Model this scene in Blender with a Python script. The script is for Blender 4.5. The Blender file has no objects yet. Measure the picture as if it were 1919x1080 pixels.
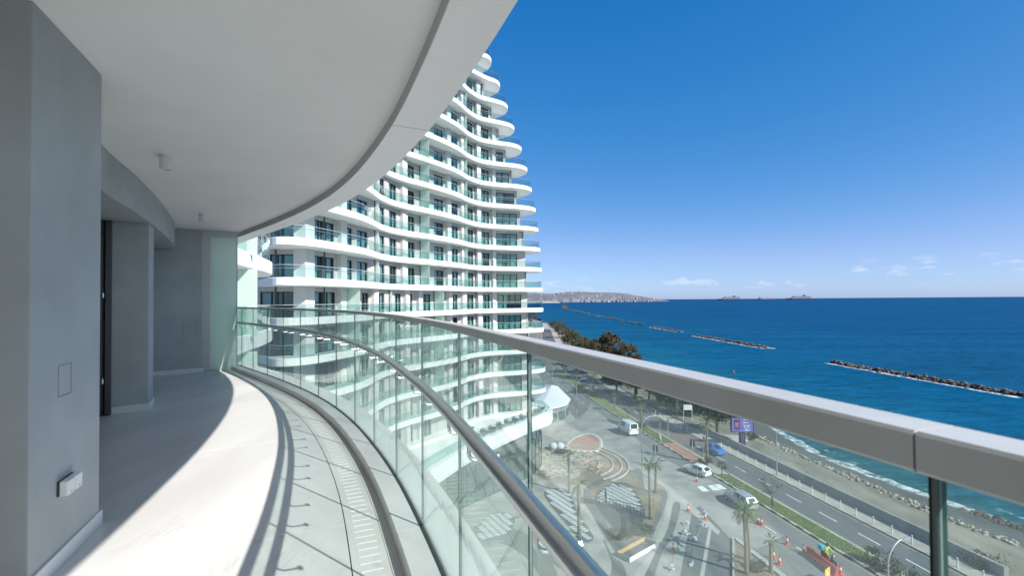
import bpy, bmesh, math, random
import numpy as np
from mathutils import Vector, Matrix, noise as mnoise

R = math.radians
sc = bpy.context.scene
COL = sc.collection

# ---------------------------------------------------------------- camera
CAM_Z = 25.25                       # eye height above the street
FLOOR = 23.8                        # balcony floor
CEIL = 26.77                        # balcony ceiling
cam_d = bpy.data.cameras.new('camera')
cam_d.lens = 17.0
cam_d.sensor_width = 36.0
cam_d.shift_y = 8.0 / 1919.0
cam_d.clip_start = 0.02
cam_d.clip_end = 90000.0
cam_d.dof.use_dof = True
cam_d.dof.focus_distance = 14.0
cam_d.dof.aperture_fstop = 9.0
cam = bpy.data.objects.new('camera', cam_d)
COL.objects.link(cam)
cam.matrix_world = Matrix.Translation((0, 0, CAM_Z)) @ Matrix.Rotation(R(90.95), 4, 'X') @ Matrix.Rotation(R(-0.42), 4, 'Z')
sc.camera = cam

# ---------------------------------------------------------------- sky and sun
SUN_EL = 36.5
SUN_AZ = math.degrees(math.atan2(0.79, -0.61))     # from +Y towards +X
world = bpy.data.worlds.new('World')
sc.world = world
world.use_nodes = True
wn, wl = world.node_tree.nodes, world.node_tree.links
wn.clear()
w_out = wn.new('ShaderNodeOutputWorld')
w_bg = wn.new('ShaderNodeBackground')
w_sky = wn.new('ShaderNodeTexSky')
w_sky.sky_type = 'NISHITA'
w_sky.sun_disc = False
w_sky.sun_elevation = R(SUN_EL)
w_sky.sun_rotation = R(SUN_AZ)
w_sky.altitude = 30
w_sky.air_density = 0.5
w_sky.dust_density = 0.6
w_sky.ozone_density = 6.0
w_bg.inputs[1].default_value = 0.105
# a few small cumulus low over the horizon, all the way round
w_tc = wn.new('ShaderNodeTexCoord')
w_map = wn.new('ShaderNodeMapping')
w_map.inputs['Scale'].default_value = (1, 1, 3.4)
w_map.inputs['Location'].default_value = (2.03, 0.12, 0.0)
w_noi = wn.new('ShaderNodeTexNoise')
w_noi.inputs['Scale'].default_value = 15.0
w_noi.inputs['Detail'].default_value = 7.0
w_noi.inputs['Roughness'].default_value = 0.62
w_sep = wn.new('ShaderNodeSeparateXYZ')
w_big = wn.new('ShaderNodeTexNoise')
w_big.inputs['Scale'].default_value = 2.3
w_band = wn.new('ShaderNodeValToRGB')
els = w_band.color_ramp.elements
els[0].position = 0.014; els[0].color = (0, 0, 0, 1)
els[1].position = 0.030; els[1].color = (1, 1, 1, 1)
e = els.new(0.052); e.color = (1, 1, 1, 1)
e = els.new(0.070); e.color = (0, 0, 0, 1)
w_thr = wn.new('ShaderNodeMapRange')
w_thr.inputs['From Min'].default_value = 0.54
w_thr.inputs['From Max'].default_value = 0.72
w_bthr = wn.new('ShaderNodeMapRange')
w_bthr.inputs['From Min'].default_value = 0.44
w_bthr.inputs['From Max'].default_value = 0.56
w_m1 = wn.new('ShaderNodeMath'); w_m1.operation = 'MULTIPLY'
w_m2 = wn.new('ShaderNodeMath'); w_m2.operation = 'MULTIPLY'
w_m3 = wn.new('ShaderNodeMath'); w_m3.operation = 'MULTIPLY'; w_m3.inputs[1].default_value = 0.65
w_mix = wn.new('ShaderNodeMix'); w_mix.data_type = 'RGBA'
# the photograph's deep blue: one colour response for the whole sky, per channel
w_sc = wn.new('ShaderNodeVectorMath'); w_sc.operation = 'SCALE'; w_sc.inputs['Scale'].default_value = 0.1435
w_sp = wn.new('ShaderNodeSeparateColor'); w_cb = wn.new('ShaderNodeCombineColor')
w_hsv = wn.new('ShaderNodeVectorMath'); w_hsv.operation = 'SCALE'; w_hsv.inputs['Scale'].default_value = 1/0.1435
wl.new(w_sky.outputs[0], w_sc.inputs[0]); wl.new(w_sc.outputs[0], w_sp.inputs[0])
for i_, (pw_i, sc_i) in enumerate(((1.95, 5.9), (0.79, 0.86), (0.50, 0.86))):
    n1 = wn.new('ShaderNodeMath'); n1.operation = 'POWER'; n1.inputs[1].default_value = pw_i
    n2 = wn.new('ShaderNodeMath'); n2.operation = 'MULTIPLY'; n2.inputs[1].default_value = sc_i
    wl.new(w_sp.outputs[i_], n1.inputs[0]); wl.new(n1.outputs[0], n2.inputs[0])
    if i_ == 0:      # red: steep in the deep blue, gentle in the bright part
        n3 = wn.new('ShaderNodeMath'); n3.operation = 'POWER'; n3.inputs[1].default_value = 0.72
        n4 = wn.new('ShaderNodeMath'); n4.operation = 'MULTIPLY'; n4.inputs[1].default_value = 0.80
        n5 = wn.new('ShaderNodeMath'); n5.operation = 'SMOOTH_MIN'; n5.inputs[2].default_value = 0.18
        wl.new(w_sp.outputs[0], n3.inputs[0]); wl.new(n3.outputs[0], n4.inputs[0])
        wl.new(n2.outputs[0], n5.inputs[0]); wl.new(n4.outputs[0], n5.inputs[1]); n2 = n5
    wl.new(n2.outputs[0], w_cb.inputs[i_])
wl.new(w_cb.outputs[0], w_hsv.inputs[0])
wl.new(w_tc.outputs['Generated'], w_map.inputs[0])
wl.new(w_map.outputs[0], w_noi.inputs['Vector'])
wl.new(w_map.outputs[0], w_big.inputs['Vector'])
wl.new(w_tc.outputs['Generated'], w_sep.inputs[0])
wl.new(w_sep.outputs['Z'], w_band.inputs[0])
wl.new(w_noi.outputs['Fac'], w_thr.inputs['Value'])
wl.new(w_big.outputs['Fac'], w_bthr.inputs['Value'])
wl.new(w_thr.outputs[0], w_m1.inputs[0]); wl.new(w_band.outputs['Color'], w_m1.inputs[1])
wl.new(w_m1.outputs[0], w_m2.inputs[0]); wl.new(w_bthr.outputs[0], w_m2.inputs[1])
wl.new(w_m2.outputs[0], w_m3.inputs[0])
wl.new(w_m3.outputs[0], w_mix.inputs[0])
wl.new(w_hsv.outputs[0], w_mix.inputs[6])
w_mix.inputs[7].default_value = (5.6, 5.6, 5.9, 1)
wl.new(w_mix.outputs[2], w_bg.inputs[0])
wl.new(w_bg.outputs[0], w_out.inputs[0])

sun_d = bpy.data.lights.new('sun', 'SUN')
sun_d.energy = 4.4
sun_d.angle = R(0.53)
sun_d.color = (1.0, 0.955, 0.90)
sun = bpy.data.objects.new('sun', sun_d)
COL.objects.link(sun)
to_sun = Vector((0.79 * math.cos(R(SUN_EL)), -0.61 * math.cos(R(SUN_EL)), math.sin(R(SUN_EL)))).normalized()
sun.rotation_euler = to_sun.to_track_quat('Z', 'Y').to_euler()
sun.location = (30, -30, 60)

sc.view_settings.view_transform = 'Standard'
sc.view_settings.look = 'None'
sc.view_settings.exposure = 0.76
sc.view_settings.gamma = 1.0
sc.view_settings.use_curve_mapping = False
sc.render.engine = 'CYCLES'
sc.cycles.max_bounces = 10
sc.cycles.diffuse_bounces = 4
sc.cycles.glossy_bounces = 4
sc.cycles.transparent_max_bounces = 32
sc.cycles.use_denoising = True
sc.cycles.caustics_reflective = False
sc.cycles.caustics_refractive = False

# ---------------------------------------------------------------- materials
MATS = {}
def mat(name, col, rough=0.6, metal=0.0, spec=0.4, var=0.0, scale=4.0, bump=0.0, bscale=40.0, detail=5.0, col2=None, stretch=(1, 1, 1), emit=None):
    if name in MATS: return MATS[name]
    m = bpy.data.materials.new(name); m.use_nodes = True
    n, l = m.node_tree.nodes, m.node_tree.links
    b = n['Principled BSDF']
    b.inputs['Base Color'].default_value = (*col, 1)
    b.inputs['Roughness'].default_value = rough
    b.inputs['Metallic'].default_value = metal
    b.inputs['Specular IOR Level'].default_value = spec
    tc = n.new('ShaderNodeTexCoord'); mp = n.new('ShaderNodeMapping')
    mp.inputs['Scale'].default_value = stretch
    l.new(tc.outputs['Object'], mp.inputs[0])
    if var > 0:
        t = n.new('ShaderNodeTexNoise'); t.inputs['Scale'].default_value = scale; t.inputs['Detail'].default_value = detail
        t.inputs['Roughness'].default_value = 0.6
        l.new(mp.outputs[0], t.inputs['Vector'])
        r = n.new('ShaderNodeValToRGB')
        c2 = col2 if col2 else tuple(min(1, c * (1 + var)) for c in col)
        c1 = col if col2 else tuple(c * (1 - var) for c in col)
        r.color_ramp.elements[0].position = 0.3; r.color_ramp.elements[0].color = (*c1, 1)
        r.color_ramp.elements[1].position = 0.7; r.color_ramp.elements[1].color = (*c2, 1)
        l.new(t.outputs['Fac'], r.inputs[0]); l.new(r.outputs[0], b.inputs['Base Color'])
    if bump > 0:
        t2 = n.new('ShaderNodeTexNoise'); t2.inputs['Scale'].default_value = bscale; t2.inputs['Detail'].default_value = 4
        l.new(mp.outputs[0], t2.inputs['Vector'])
        bp = n.new('ShaderNodeBump'); bp.inputs['Strength'].default_value = bump; bp.inputs['Distance'].default_value = 0.02
        l.new(t2.outputs['Fac'], bp.inputs['Height']); l.new(bp.outputs[0], b.inputs['Normal'])
    if emit:
        b.inputs['Emission Color'].default_value = (*emit[0], 1); b.inputs['Emission Strength'].default_value = emit[1]
    MATS[name] = m
    return m

def glass_mat(name, tint, ior=1.5, gain=1.0, haze=0.0, haze_col=(0.8, 0.9, 0.87), rough=0.0, veil=False):
    m = bpy.data.materials.new(name); m.use_nodes = True
    n, l = m.node_tree.nodes, m.node_tree.links
    n.clear()
    o = n.new('ShaderNodeOutputMaterial')
    tr = n.new('ShaderNodeBsdfTransparent'); tr.inputs[0].default_value = (*tint, 1)
    gl = n.new('ShaderNodeBsdfGlossy'); gl.inputs['Roughness'].default_value = rough
    gl.inputs[0].default_value = (0.92, 1.0, 0.97, 1)
    f0 = ((ior - 1)/(ior + 1))**2
    fr = n.new('ShaderNodeLayerWeight'); fr.inputs[0].default_value = 0.5
    pw = n.new('ShaderNodeMath'); pw.operation = 'POWER'; pw.inputs[1].default_value = 5.0
    ml = n.new('ShaderNodeMath'); ml.operation = 'MULTIPLY_ADD'; ml.inputs[1].default_value = 1 - f0; ml.inputs[2].default_value = f0
    mu = n.new('ShaderNodeMath'); mu.operation = 'MULTIPLY'; mu.inputs[1].default_value = gain; mu.use_clamp = True
    l.new(fr.outputs['Facing'], pw.inputs[0]); l.new(pw.outputs[0], ml.inputs[0])
    mx = n.new('ShaderNodeMixShader')
    l.new(ml.outputs[0], mu.inputs[0]); l.new(mu.outputs[0], mx.inputs[0])
    base = tr.outputs[0]
    if haze > 0:
        df = n.new('ShaderNodeBsdfDiffuse'); df.inputs[0].default_value = (*haze_col, 1)
        tl = n.new('ShaderNodeBsdfTranslucent'); tl.inputs[0].default_value = (*haze_col, 1)
        ma = n.new('ShaderNodeMixShader'); ma.inputs[0].default_value = 0.5
        l.new(df.outputs[0], ma.inputs[1]); l.new(tl.outputs[0], ma.inputs[2])
        mh = n.new('ShaderNodeMixShader'); mh.inputs[0].default_value = haze
        if veil:      # milky reflection and haze put into the pane's colour: uneven, with runs downwards
            tc = n.new('ShaderNodeTexCoord'); mp = n.new('ShaderNodeMapping'); mp.inputs['Scale'].default_value = (1, 1, 0.3)
            nz = n.new('ShaderNodeTexNoise'); nz.inputs['Scale'].default_value = 7.0; nz.inputs['Detail'].default_value = 9
            mrg = n.new('ShaderNodeMapRange'); mrg.inputs['From Min'].default_value = 0.3; mrg.inputs['From Max'].default_value = 0.75
            mrg.inputs['To Min'].default_value = haze*0.6; mrg.inputs['To Max'].default_value = haze*1.7
            l.new(tc.outputs['Object'], mp.inputs[0]); l.new(mp.outputs[0], nz.inputs['Vector']); l.new(nz.outputs['Fac'], mrg.inputs['Value']); l.new(mrg.outputs[0], mh.inputs[0])
        l.new(tr.outputs[0], mh.inputs[1]); l.new(ma.outputs[0], mh.inputs[2])
        base = mh.outputs[0]
    l.new(base, mx.inputs[1]); l.new(gl.outputs[0], mx.inputs[2])
    l.new(mx.outputs[0], o.inputs[0])
    MATS[name] = m
    return m

mat('soffit_white', (0.82, 0.82, 0.80), 0.75, var=0.045, scale=0.9, bump=0.12, bscale=1.3, detail=8)
mat('band_white', (0.80, 0.81, 0.80), 0.45, var=0.02, scale=2)
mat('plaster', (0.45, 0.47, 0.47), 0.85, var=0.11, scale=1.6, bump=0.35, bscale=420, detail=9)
mat('skirting', (0.74, 0.74, 0.73), 0.4, var=0.04, scale=3)
mat('black_metal', (0.012, 0.013, 0.015), 0.4, spec=0.5)
mat('steel', (0.62, 0.62, 0.60), 0.28, metal=1.0, var=0.06, scale=6)
mat('steel_cap', (0.50, 0.51, 0.505), 0.38, metal=0.15, var=0.06, scale=9)
mat('white_plastic', (0.82, 0.82, 0.80), 0.35)
mat('shadow_gap', (0.17, 0.175, 0.18), 0.8)
mat('grey_trim', (0.50, 0.51, 0.50), 0.5)
mat('seal_dark', (0.05, 0.055, 0.055), 0.6)
mat('tower_white', (0.83, 0.83, 0.81), 0.5, var=0.03, scale=0.5)
mat('tower_wall', (0.47, 0.455, 0.44), 0.8, var=0.06, scale=0.6)
mat('tower_pier', (0.60, 0.585, 0.57), 0.8, var=0.05, scale=0.6)
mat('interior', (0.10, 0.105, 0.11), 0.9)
mat('curtain', (0.66, 0.70, 0.69), 0.9, var=0.2, scale=1.3, stretch=(1, 1, 0.1))
mat('frame_dark', (0.018, 0.022, 0.026), 0.4)
mat('glass_edge', (0.004, 0.045, 0.042), 0.3, spec=0.3)
mat('seal_grey', (0.20, 0.24, 0.235), 0.5)
mat('glass_edge_light', (0.10, 0.30, 0.26), 0.2, spec=0.6)
mat('steel_far', (0.60, 0.62, 0.62), 0.35, metal=0.6)
glass_mat('balustrade_glass', (0.88, 0.95, 0.925), 1.5, 1.0, haze=0.075, haze_col=(0.80, 0.88, 0.85), veil=True)
glass_mat('tower_glass', (0.60, 0.79, 0.78), 1.5, 1.2)
glass_mat('pane_glass', (0.66, 0.80, 0.80), 1.5, 1.7)
glass_mat('frosted_glass', (0.62, 0.78, 0.70), 1.45, 0.7, haze=0.80, haze_col=(0.84, 0.95, 0.89), rough=0.12)

# marble floor: warm white with sparse thin veins
def marble():
    m = bpy.data.materials.new('marble'); m.use_nodes = True
    n, l = m.node_tree.nodes, m.node_tree.links
    b = n['Principled BSDF']; b.inputs['Roughness'].default_value = 0.34; b.inputs['Specular IOR Level'].default_value = 0.35
    tc = n.new('ShaderNodeTexCoord')
    mp = n.new('ShaderNodeMapping'); mp.inputs['Rotation'].default_value = (0, 0, R(-32)); mp.inputs['Scale'].default_value = (2.2, 0.35, 1)
    t = n.new('ShaderNodeTexNoise'); t.inputs['Scale'].default_value = 2.3; t.inputs['Detail'].default_value = 9; t.inputs['Roughness'].default_value = 0.55; t.inputs['Distortion'].default_value = 0.9
    r = n.new('ShaderNodeValToRGB')
    els = r.color_ramp.elements
    els[0].position = 0.488; els[0].color = (0, 0, 0, 1)
    els[1].position = 0.499; els[1].color = (1, 1, 1, 1)
    q = els.new(0.510); q.color = (0, 0, 0, 1)
    t2 = n.new('ShaderNodeTexNoise'); t2.inputs['Scale'].default_value = 1.7
    mr = n.new('ShaderNodeMapRange'); mr.inputs['From Min'].default_value = 0.52; mr.inputs['From Max'].default_value = 0.7; mr.inputs['To Max'].default_value = 0.42
    mm = n.new('ShaderNodeMath'); mm.operation = 'MULTIPLY'
    t3 = n.new('ShaderNodeTexNoise'); t3.inputs['Scale'].default_value = 1.1; t3.inputs['Detail'].default_value = 6
    r3 = n.new('ShaderNodeValToRGB')
    r3.color_ramp.elements[0].position = 0.35; r3.color_ramp.elements[0].color = (0.635, 0.62, 0.60, 1)
    r3.color_ramp.elements[1].position = 0.65; r3.color_ramp.elements[1].color = (0.72, 0.71, 0.69, 1)
    mx = n.new('ShaderNodeMix'); mx.data_type = 'RGBA'; mx.inputs[7].default_value = (0.36, 0.32, 0.29, 1)
    l.new(tc.outputs['Object'], mp.inputs[0]); l.new(mp.outputs[0], t.inputs['Vector']); l.new(t.outputs['Fac'], r.inputs[0])
    l.new(tc.outputs['Object'], t2.inputs['Vector']); l.new(t2.outputs['Fac'], mr.inputs['Value'])
    l.new(r.outputs[0], mm.inputs[0]); l.new(mr.outputs[0], mm.inputs[1])
    l.new(mp.outputs[0], t3.inputs['Vector']); l.new(t3.outputs['Fac'], r3.inputs[0])
    l.new(mm.outputs[0], mx.inputs[0]); l.new(r3.outputs[0], mx.inputs[6]); l.new(mx.outputs[2], b.inputs['Base Color'])
    MATS['marble'] = m
marble()

# ---------------------------------------------------------------- mesh helpers
class MB:
    """collects vertices and faces (with a material index) for ONE mesh"""
    def __init__(s): s.v = []; s.f = []; s.mi = []
    def add(s, vs, fs, mi=0):
        k = len(s.v); s.v += [tuple(p) for p in vs]
        for f in fs: s.f.append(tuple(i + k for i in f)); s.mi.append(mi)
        return s
    def box(s, c, d, rz=0.0, mi=0, rx=0.0, ry=0.0):
        x, y, z = d[0] / 2, d[1] / 2, d[2] / 2
        M = Matrix.Translation(c) @ Matrix.Rotation(rz, 4, 'Z') @ Matrix.Rotation(ry, 4, 'Y') @ Matrix.Rotation(rx, 4, 'X')
        vs = [M @ Vector(p) for p in ((-x,-y,-z),(x,-y,-z),(x,y,-z),(-x,y,-z),(-x,-y,z),(x,-y,z),(x,y,z),(-x,y,z))]
        return s.add(vs, [(0,3,2,1),(4,5,6,7),(0,1,5,4),(1,2,6,5),(2,3,7,6),(3,0,4,7)], mi)
    def prism(s, poly, z0, z1, mi=0, bottom=True):
        n = len(poly)
        a = sum(poly[i][0] * poly[(i+1) % n][1] - poly[(i+1) % n][0] * poly[i][1] for i in range(n))
        if a < 0: poly = poly[::-1]
        vs = [(p[0], p[1], z0) for p in poly] + [(p[0], p[1], z1) for p in poly]
        fs = [(i, (i+1) % n, n + (i+1) % n, n + i) for i in range(n)] + [tuple(range(n, 2*n))]
        if bottom: fs.append(tuple(range(n - 1, -1, -1)))
        return s.add(vs, fs, mi)
    def sheet(s, poly, z, mi=0):
        n = len(poly)
        a = sum(poly[i][0] * poly[(i+1) % n][1] - poly[(i+1) % n][0] * poly[i][1] for i in range(n))
        if a < 0: poly = poly[::-1]
        return s.add([(p[0], p[1], z) for p in poly], [tuple(range(n))], mi)
    def strip(s, A, B, mi=0):
        """quads between two point rows of equal length"""
        n = len(A)
        return s.add(list(A) + list(B), [(i, i + 1, n + i + 1, n + i) for i in range(n - 1)], mi)
    def loft(s, rings, mi=0, closed=True, caps=True):
        n = len(rings[0]); vs = [p for r in rings for p in r]; fs = []
        for j in range(len(rings) - 1):
            for i in range(n if closed else n - 1):
                fs.append((j*n + i, j*n + (i+1) % n, (j+1)*n + (i+1) % n, (j+1)*n + i))
        if caps and closed:
            fs.append(tuple(range(n - 1, -1, -1))); fs.append(tuple(range((len(rings)-1)*n, len(rings)*n)))
        return s.add(vs, fs, mi)
    def tube(s, path, rad, n=8, mi=0, caps=True):
        path = [Vector(p) for p in path]
        if not hasattr(rad, '__len__'): rad = [rad] * len(path)
        rings = []; up = None
        for i, p in enumerate(path):
            t = (path[min(i+1, len(path)-1)] - path[max(i-1, 0)]).normalized()
            if up is None:
                up = Vector((0, 0, 1)) if abs(t.z) < 0.9 else Vector((1, 0, 0))
            sd = t.cross(up).normalized(); up = sd.cross(t).normalized()
            rings.append([p + (sd * math.cos(2*math.pi*k/n) + up * math.sin(2*math.pi*k/n)) * rad[i] for k in range(n)])
        return s.loft(rings, mi, True, caps)
    def lathe(s, prof, c=(0, 0, 0), n=12, mi=0):
        rings = [[(c[0] + r*math.cos(2*math.pi*k/n), c[1] + r*math.sin(2*math.pi*k/n), c[2] + z) for k in range(n)] for r, z in prof]
        return s.loft(rings, mi)
    def xcyl(s, c, r, w, n=16, mi=0):
        rings = [[(c[0] + r*math.cos(2*math.pi*k/n), c[1] + dy, c[2] + r*math.sin(2*math.pi*k/n)) for k in range(n)] for dy in (-w/2, w/2)]
        return s.loft(rings, mi)
    def build(s, name, mats, parent=None, smooth=False, loc=None, bevel=0.0):
        me = bpy.data.meshes.new(name)
        me.from_pydata(s.v, [], s.f)
        if isinstance(mats, str): mats = [mats]
        for m in mats: me.materials.append(MATS[m])
        if len(mats) > 1: me.polygons.foreach_set('material_index', s.mi)
        if smooth: me.polygons.foreach_set('use_smooth', [True] * len(me.polygons))
        me.validate(); me.update()
        return link(name, me, parent, loc, bevel)

def link(name, me, parent=None, loc=None, bevel=0.0):
    o = bpy.data.objects.new(name, me); COL.objects.link(o)
    if parent is not None: o.parent = parent
    if loc is not None: o.location = loc
    if bevel > 0:
        b = o.modifiers.new('bevel', 'BEVEL'); b.width = bevel; b.segments = 2; b.limit_method = 'ANGLE'
    return o
def tag(o, label=None, cat=None, group=None, kind=None):
    if label: o['label'] = label
    if cat: o['category'] = cat
    if group: o['group'] = group
    if kind: o['kind'] = kind
    return o
def thing(name, label, cat, loc=(0, 0, 0), rz=0.0, group=None):
    o = bpy.data.objects.new(name, None); COL.objects.link(o)
    o.location = loc; o.rotation_euler = (0, 0, rz); o.empty_display_size = 0.3
    return tag(o, label, cat, group)
def dup(root, loc, rz=0.0, label=None, scale=None, group=None):
    r = root.copy(); COL.objects.link(r); r.location = loc; r.rotation_euler = (0, 0, rz)
    if scale is not None: r.scale = scale if hasattr(scale, '__len__') else (scale,) * 3
    if label: r['label'] = label
    if group: r['group'] = group
    for ch in list(root.children):
        c = ch.copy(); COL.objects.link(c); c.parent = r
        for g in list(ch.children):
            d = g.copy(); COL.objects.link(d); d.parent = c
    return r

def catmull(P, n=8):
    P = [Vector((p[0], p[1])) for p in P]
    out = []
    for i in range(len(P) - 1):
        p0 = P[i-1] if i > 0 else P[0]*2 - P[1]
        p1, p2 = P[i], P[i+1]
        p3 = P[i+2] if i + 2 < len(P) else P[-1]*2 - P[-2]
        for k in range(n):
            t = k / n
            out.append(0.5*((2*p1) + (p2-p0)*t + (2*p0 - 5*p1 + 4*p2 - p3)*t*t + (3*p1 - p0 - 3*p2 + p3)*t**3))
    out.append(P[-1])
    return out
class Plan:
    """a plan curve with arc length, points and right-hand normals"""
    def __init__(s, pts):
        s.p = [Vector((q[0], q[1])) for q in pts]; s.c = [0.0]
        for a, b in zip(s.p, s.p[1:]): s.c.append(s.c[-1] + (b - a).length)
        s.L = s.c[-1]
    def at(s, d, off=0.0):
        d = min(max(d, 0.0), s.L - 1e-6)
        i = max(0, min(int(np.searchsorted(s.c, d, side='right')) - 1, len(s.p) - 2))
        t = (d - s.c[i]) / max(1e-9, s.c[i+1] - s.c[i])
        q = s.p[i].lerp(s.p[i+1], t)
        return q + s.nrm(d) * off
    def tan(s, d, e=0.06):
        a = s._raw(d - e); b = s._raw(d + e); return (b - a).normalized()
    def _raw(s, d):
        d = min(max(d, 0.0), s.L - 1e-6)
        i = max(0, min(int(np.searchsorted(s.c, d, side='right')) - 1, len(s.p) - 2))
        t = (d - s.c[i]) / max(1e-9, s.c[i+1] - s.c[i])
        return s.p[i].lerp(s.p[i+1], t)
    def nrm(s, d):
        t = s.tan(d); return Vector((t.y, -t.x))
    def row(s, d0, d1, off, n):
        return [s.at(d0 + (d1 - d0)*k/(n-1), off) for k in range(n)]
    def near(s, q):
        q = Vector(q[:2]); best = (1e9, 0)
        for i in range(len(s.p) - 1):
            a, b = s.p[i], s.p[i+1]; ab = b - a
            t = max(0, min(1, (q - a).dot(ab) / max(1e-9, ab.dot(ab))))
            dd = (a + ab*t - q).length
            if dd < best[0]: best = (dd, s.c[i] + ab.length*t)
        return best[1]
def extrude_profile(mb, plan, d0, d1, prof, n, mi=0):
    """prof: closed (offset, z) polygon carried along a plan curve"""
    rings = []
    for k in range(n):
        d = d0 + (d1 - d0)*k/(n-1)
        ring = []
        for off, z in prof:
            q = plan.at(d, off); ring.append((q.x, q.y, z))
        rings.append(ring)
    mb.loft(rings, mi)
    return mb

# ================================================================ the balcony we stand on
rail_pts = [(1.25, -5.0), (1.19, -4.0), (1.08, -3.05), (0.94, -2.15), (0.77, -1.28), (0.57, -0.44), (0.338, 0.388), (0.045, 1.31), (-0.235, 2.14),
            (-0.55, 2.95), (-0.91, 3.79), (-1.32, 4.62), (-1.77, 5.44), (-2.27, 6.24), (-2.79, 6.97), (-3.37, 7.70), (-3.98, 8.41),
            (-4.61, 9.11), (-5.23, 9.77), (-5.80, 10.38), (-6.20, 10.82)]
rail = Plan(catmull(rail_pts, 8))
joints = [rail.near(p) for p in rail_pts]
KERB = FLOOR + 0.08
CAP0, CAP1 = CAM_Z - 0.138, CAM_Z - 0.105

# floor: screed slab, marble tiles, slotted channel, kerb stones
slab_in = [(-9, 10.6), (-9, -4.8)]
floor_o = MB().prism([tuple(rail.at(rail.L*k/40, 0.27)) for k in range(41)] + slab_in, FLOOR - 0.55, FLOOR - 0.012).build('balcony_floor', 'seal_dark')
tag(floor_o, kind='structure')
BANDS = [-0.42, -5.6]
tile_gap = 0.0035
for bi in range(len(BANDS) - 1):
    o0, o1 = BANDS[bi], BANDS[bi+1]
    d = 0.0 if bi % 2 == 0 else 0.0
    anchor = rail.near((-1.08, 3.16))
    cuts = [anchor + 2.4*k for k in range(-4, 6)]
    cuts = [c for c in cuts if 0.05 < c < rail.L - 0.05]
    cuts = [0.0] + cuts + [rail.L]
    for a, b in zip(cuts, cuts[1:]):
        A = rail.row(a + tile_gap, b - tile_gap, o0 - tile_gap, 9); B = rail.row(a + tile_gap, b - tile_gap, o1 + tile_gap, 9)
        MB().prism([tuple(q) for q in A] + [tuple(q) for q in B[::-1]], FLOOR - 0.012, FLOOR).build('tile', 'marble', floor_o)
# slotted drainage channel cover between tiles and kerb, in 1.8 m lengths, slots as raised ribs
for j in range(0, len(joints) - 2, 2):
    a, b = joints[j], joints[min(j+2, len(joints)-1)]
    A = rail.row(a + 0.001, b - 0.001, -0.222, 12); B = rail.row(a + 0.001, b - 0.001, -0.417, 12)
    MB().prism([tuple(q) for q in A] + [tuple(q) for q in B[::-1]], FLOOR - 0.012, FLOOR).build('channel_cover', 'marble', floor_o)
    A = rail.row(a + 0.001, b - 0.001, -0.165, 12); B = rail.row(a + 0.001, b - 0.001, -0.219, 12)
    MB().prism([tuple(q) for q in A] + [tuple(q) for q in B[::-1]], FLOOR - 0.012, FLOOR).build('edge_strip', 'marble', floor_o)
rib_me = None
n_rib = 0
d = rail.near((-0.30, 2.2))
while d < rail.L - 1.0 and n_rib < 110:
    q = rail.at(d, -0.318); t = rail.tan(d)
    if rib_me is None:
        o = MB().box((0, 0, 0.0008), (0.115, 0.016, 0.0036)).build('channel_rib', 'skirting', floor_o)
        rib_me = o.data
    else:
        o = link('channel_rib', rib_me, floor_o)
    o.location = (q.x, q.y, FLOOR); o.rotation_euler = (0, 0, math.atan2(-t.x, t.y))
    d += 0.082; n_rib += 1
kerb_o = None
for j in range(len(joints) - 1):
    a, b = joints[j], joints[j+1]
    m = MB(); extrude_profile(m, rail, a + 0.0012, b - 0.0012, [(-0.165, FLOOR - 0.01), (0.26, FLOOR - 0.01), (0.26, KERB), (-0.155, KERB), (-0.165, KERB - 0.01)], 7)
    if kerb_o is None:
        kerb_o = bpy.data.objects.new('balcony_kerb', None); COL.objects.link(kerb_o); tag(kerb_o, kind='structure')
    m.build('kerb_stone', 'marble', kerb_o)

# glass balustrade with square cap and round handrail
bal = thing('glass_balustrade', 'curved green glass balustrade with flat metal cap and round steel handrail', 'balustrade', (0, 0, 0))
for j in range(len(joints) - 1):
    a, b = joints[j] + 0.003, joints[j+1] - 0.003
    m = MB(); rings = []
    for k in range(6):
        dd = a + (b - a)*k/5
        p0, p1 = rail.at(dd, -0.0055), rail.at(dd, 0.0055)
        rings.append([(p0.x, p0.y, KERB - 0.0), (p1.x, p1.y, KERB - 0.0), (p1.x, p1.y, CAP0 + 0.002), (p0.x, p0.y, CAP0 + 0.002)])
    n = 4; vs = [p for r in rings for p in r]
    m.v = [tuple(p) for p in vs]
    for r_ in range(5):
        for i in (1, 3):
            m.f.append((r_*4 + i, r_*4 + (i+1) % 4, (r_+1)*4 + (i+1) % 4, (r_+1)*4 + i)); m.mi.append(0)
    m.f += [(0, 1, 2, 3), (20, 23, 22, 21)]; m.mi += [1, 1]
    m.build('glass_pane', ['balustrade_glass', 'glass_edge'], bal)
    qj = rail.at(joints[j]); tj = rail.tan(joints[j])
    MB().box((qj.x, qj.y, (KERB + CAP0)/2), (0.005, 0.006, CAP0 - KERB - 0.004), math.atan2(-tj.x, tj.y)).build('joint_seal', 'seal_grey', bal)
    m = MB(); extrude_profile(m, rail, joints[j] + 0.001, joints[j+1] - 0.001,
        [(-0.025, CAP0 + 0.003), (-0.022, CAP0), (0.022, CAP0), (0.025, CAP0 + 0.003), (0.025, CAP1 - 0.003), (0.022, CAP1), (-0.022, CAP1), (-0.025, CAP1 - 0.003)], 7)
    m.build('cap_rail', 'steel_cap', bal)
    m = MB(); extrude_profile(m, rail, joints[j] + 0.001, joints[j+1] - 0.001, [(-0.016, KERB - 0.01), (0.016, KERB - 0.01), (0.016, KERB + 0.004), (-0.016, KERB + 0.004)], 5)
    m.build('base_channel', 'seal_dark', bal)
HZ = CAM_Z - 0.43
HOFF = -0.105
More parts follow.
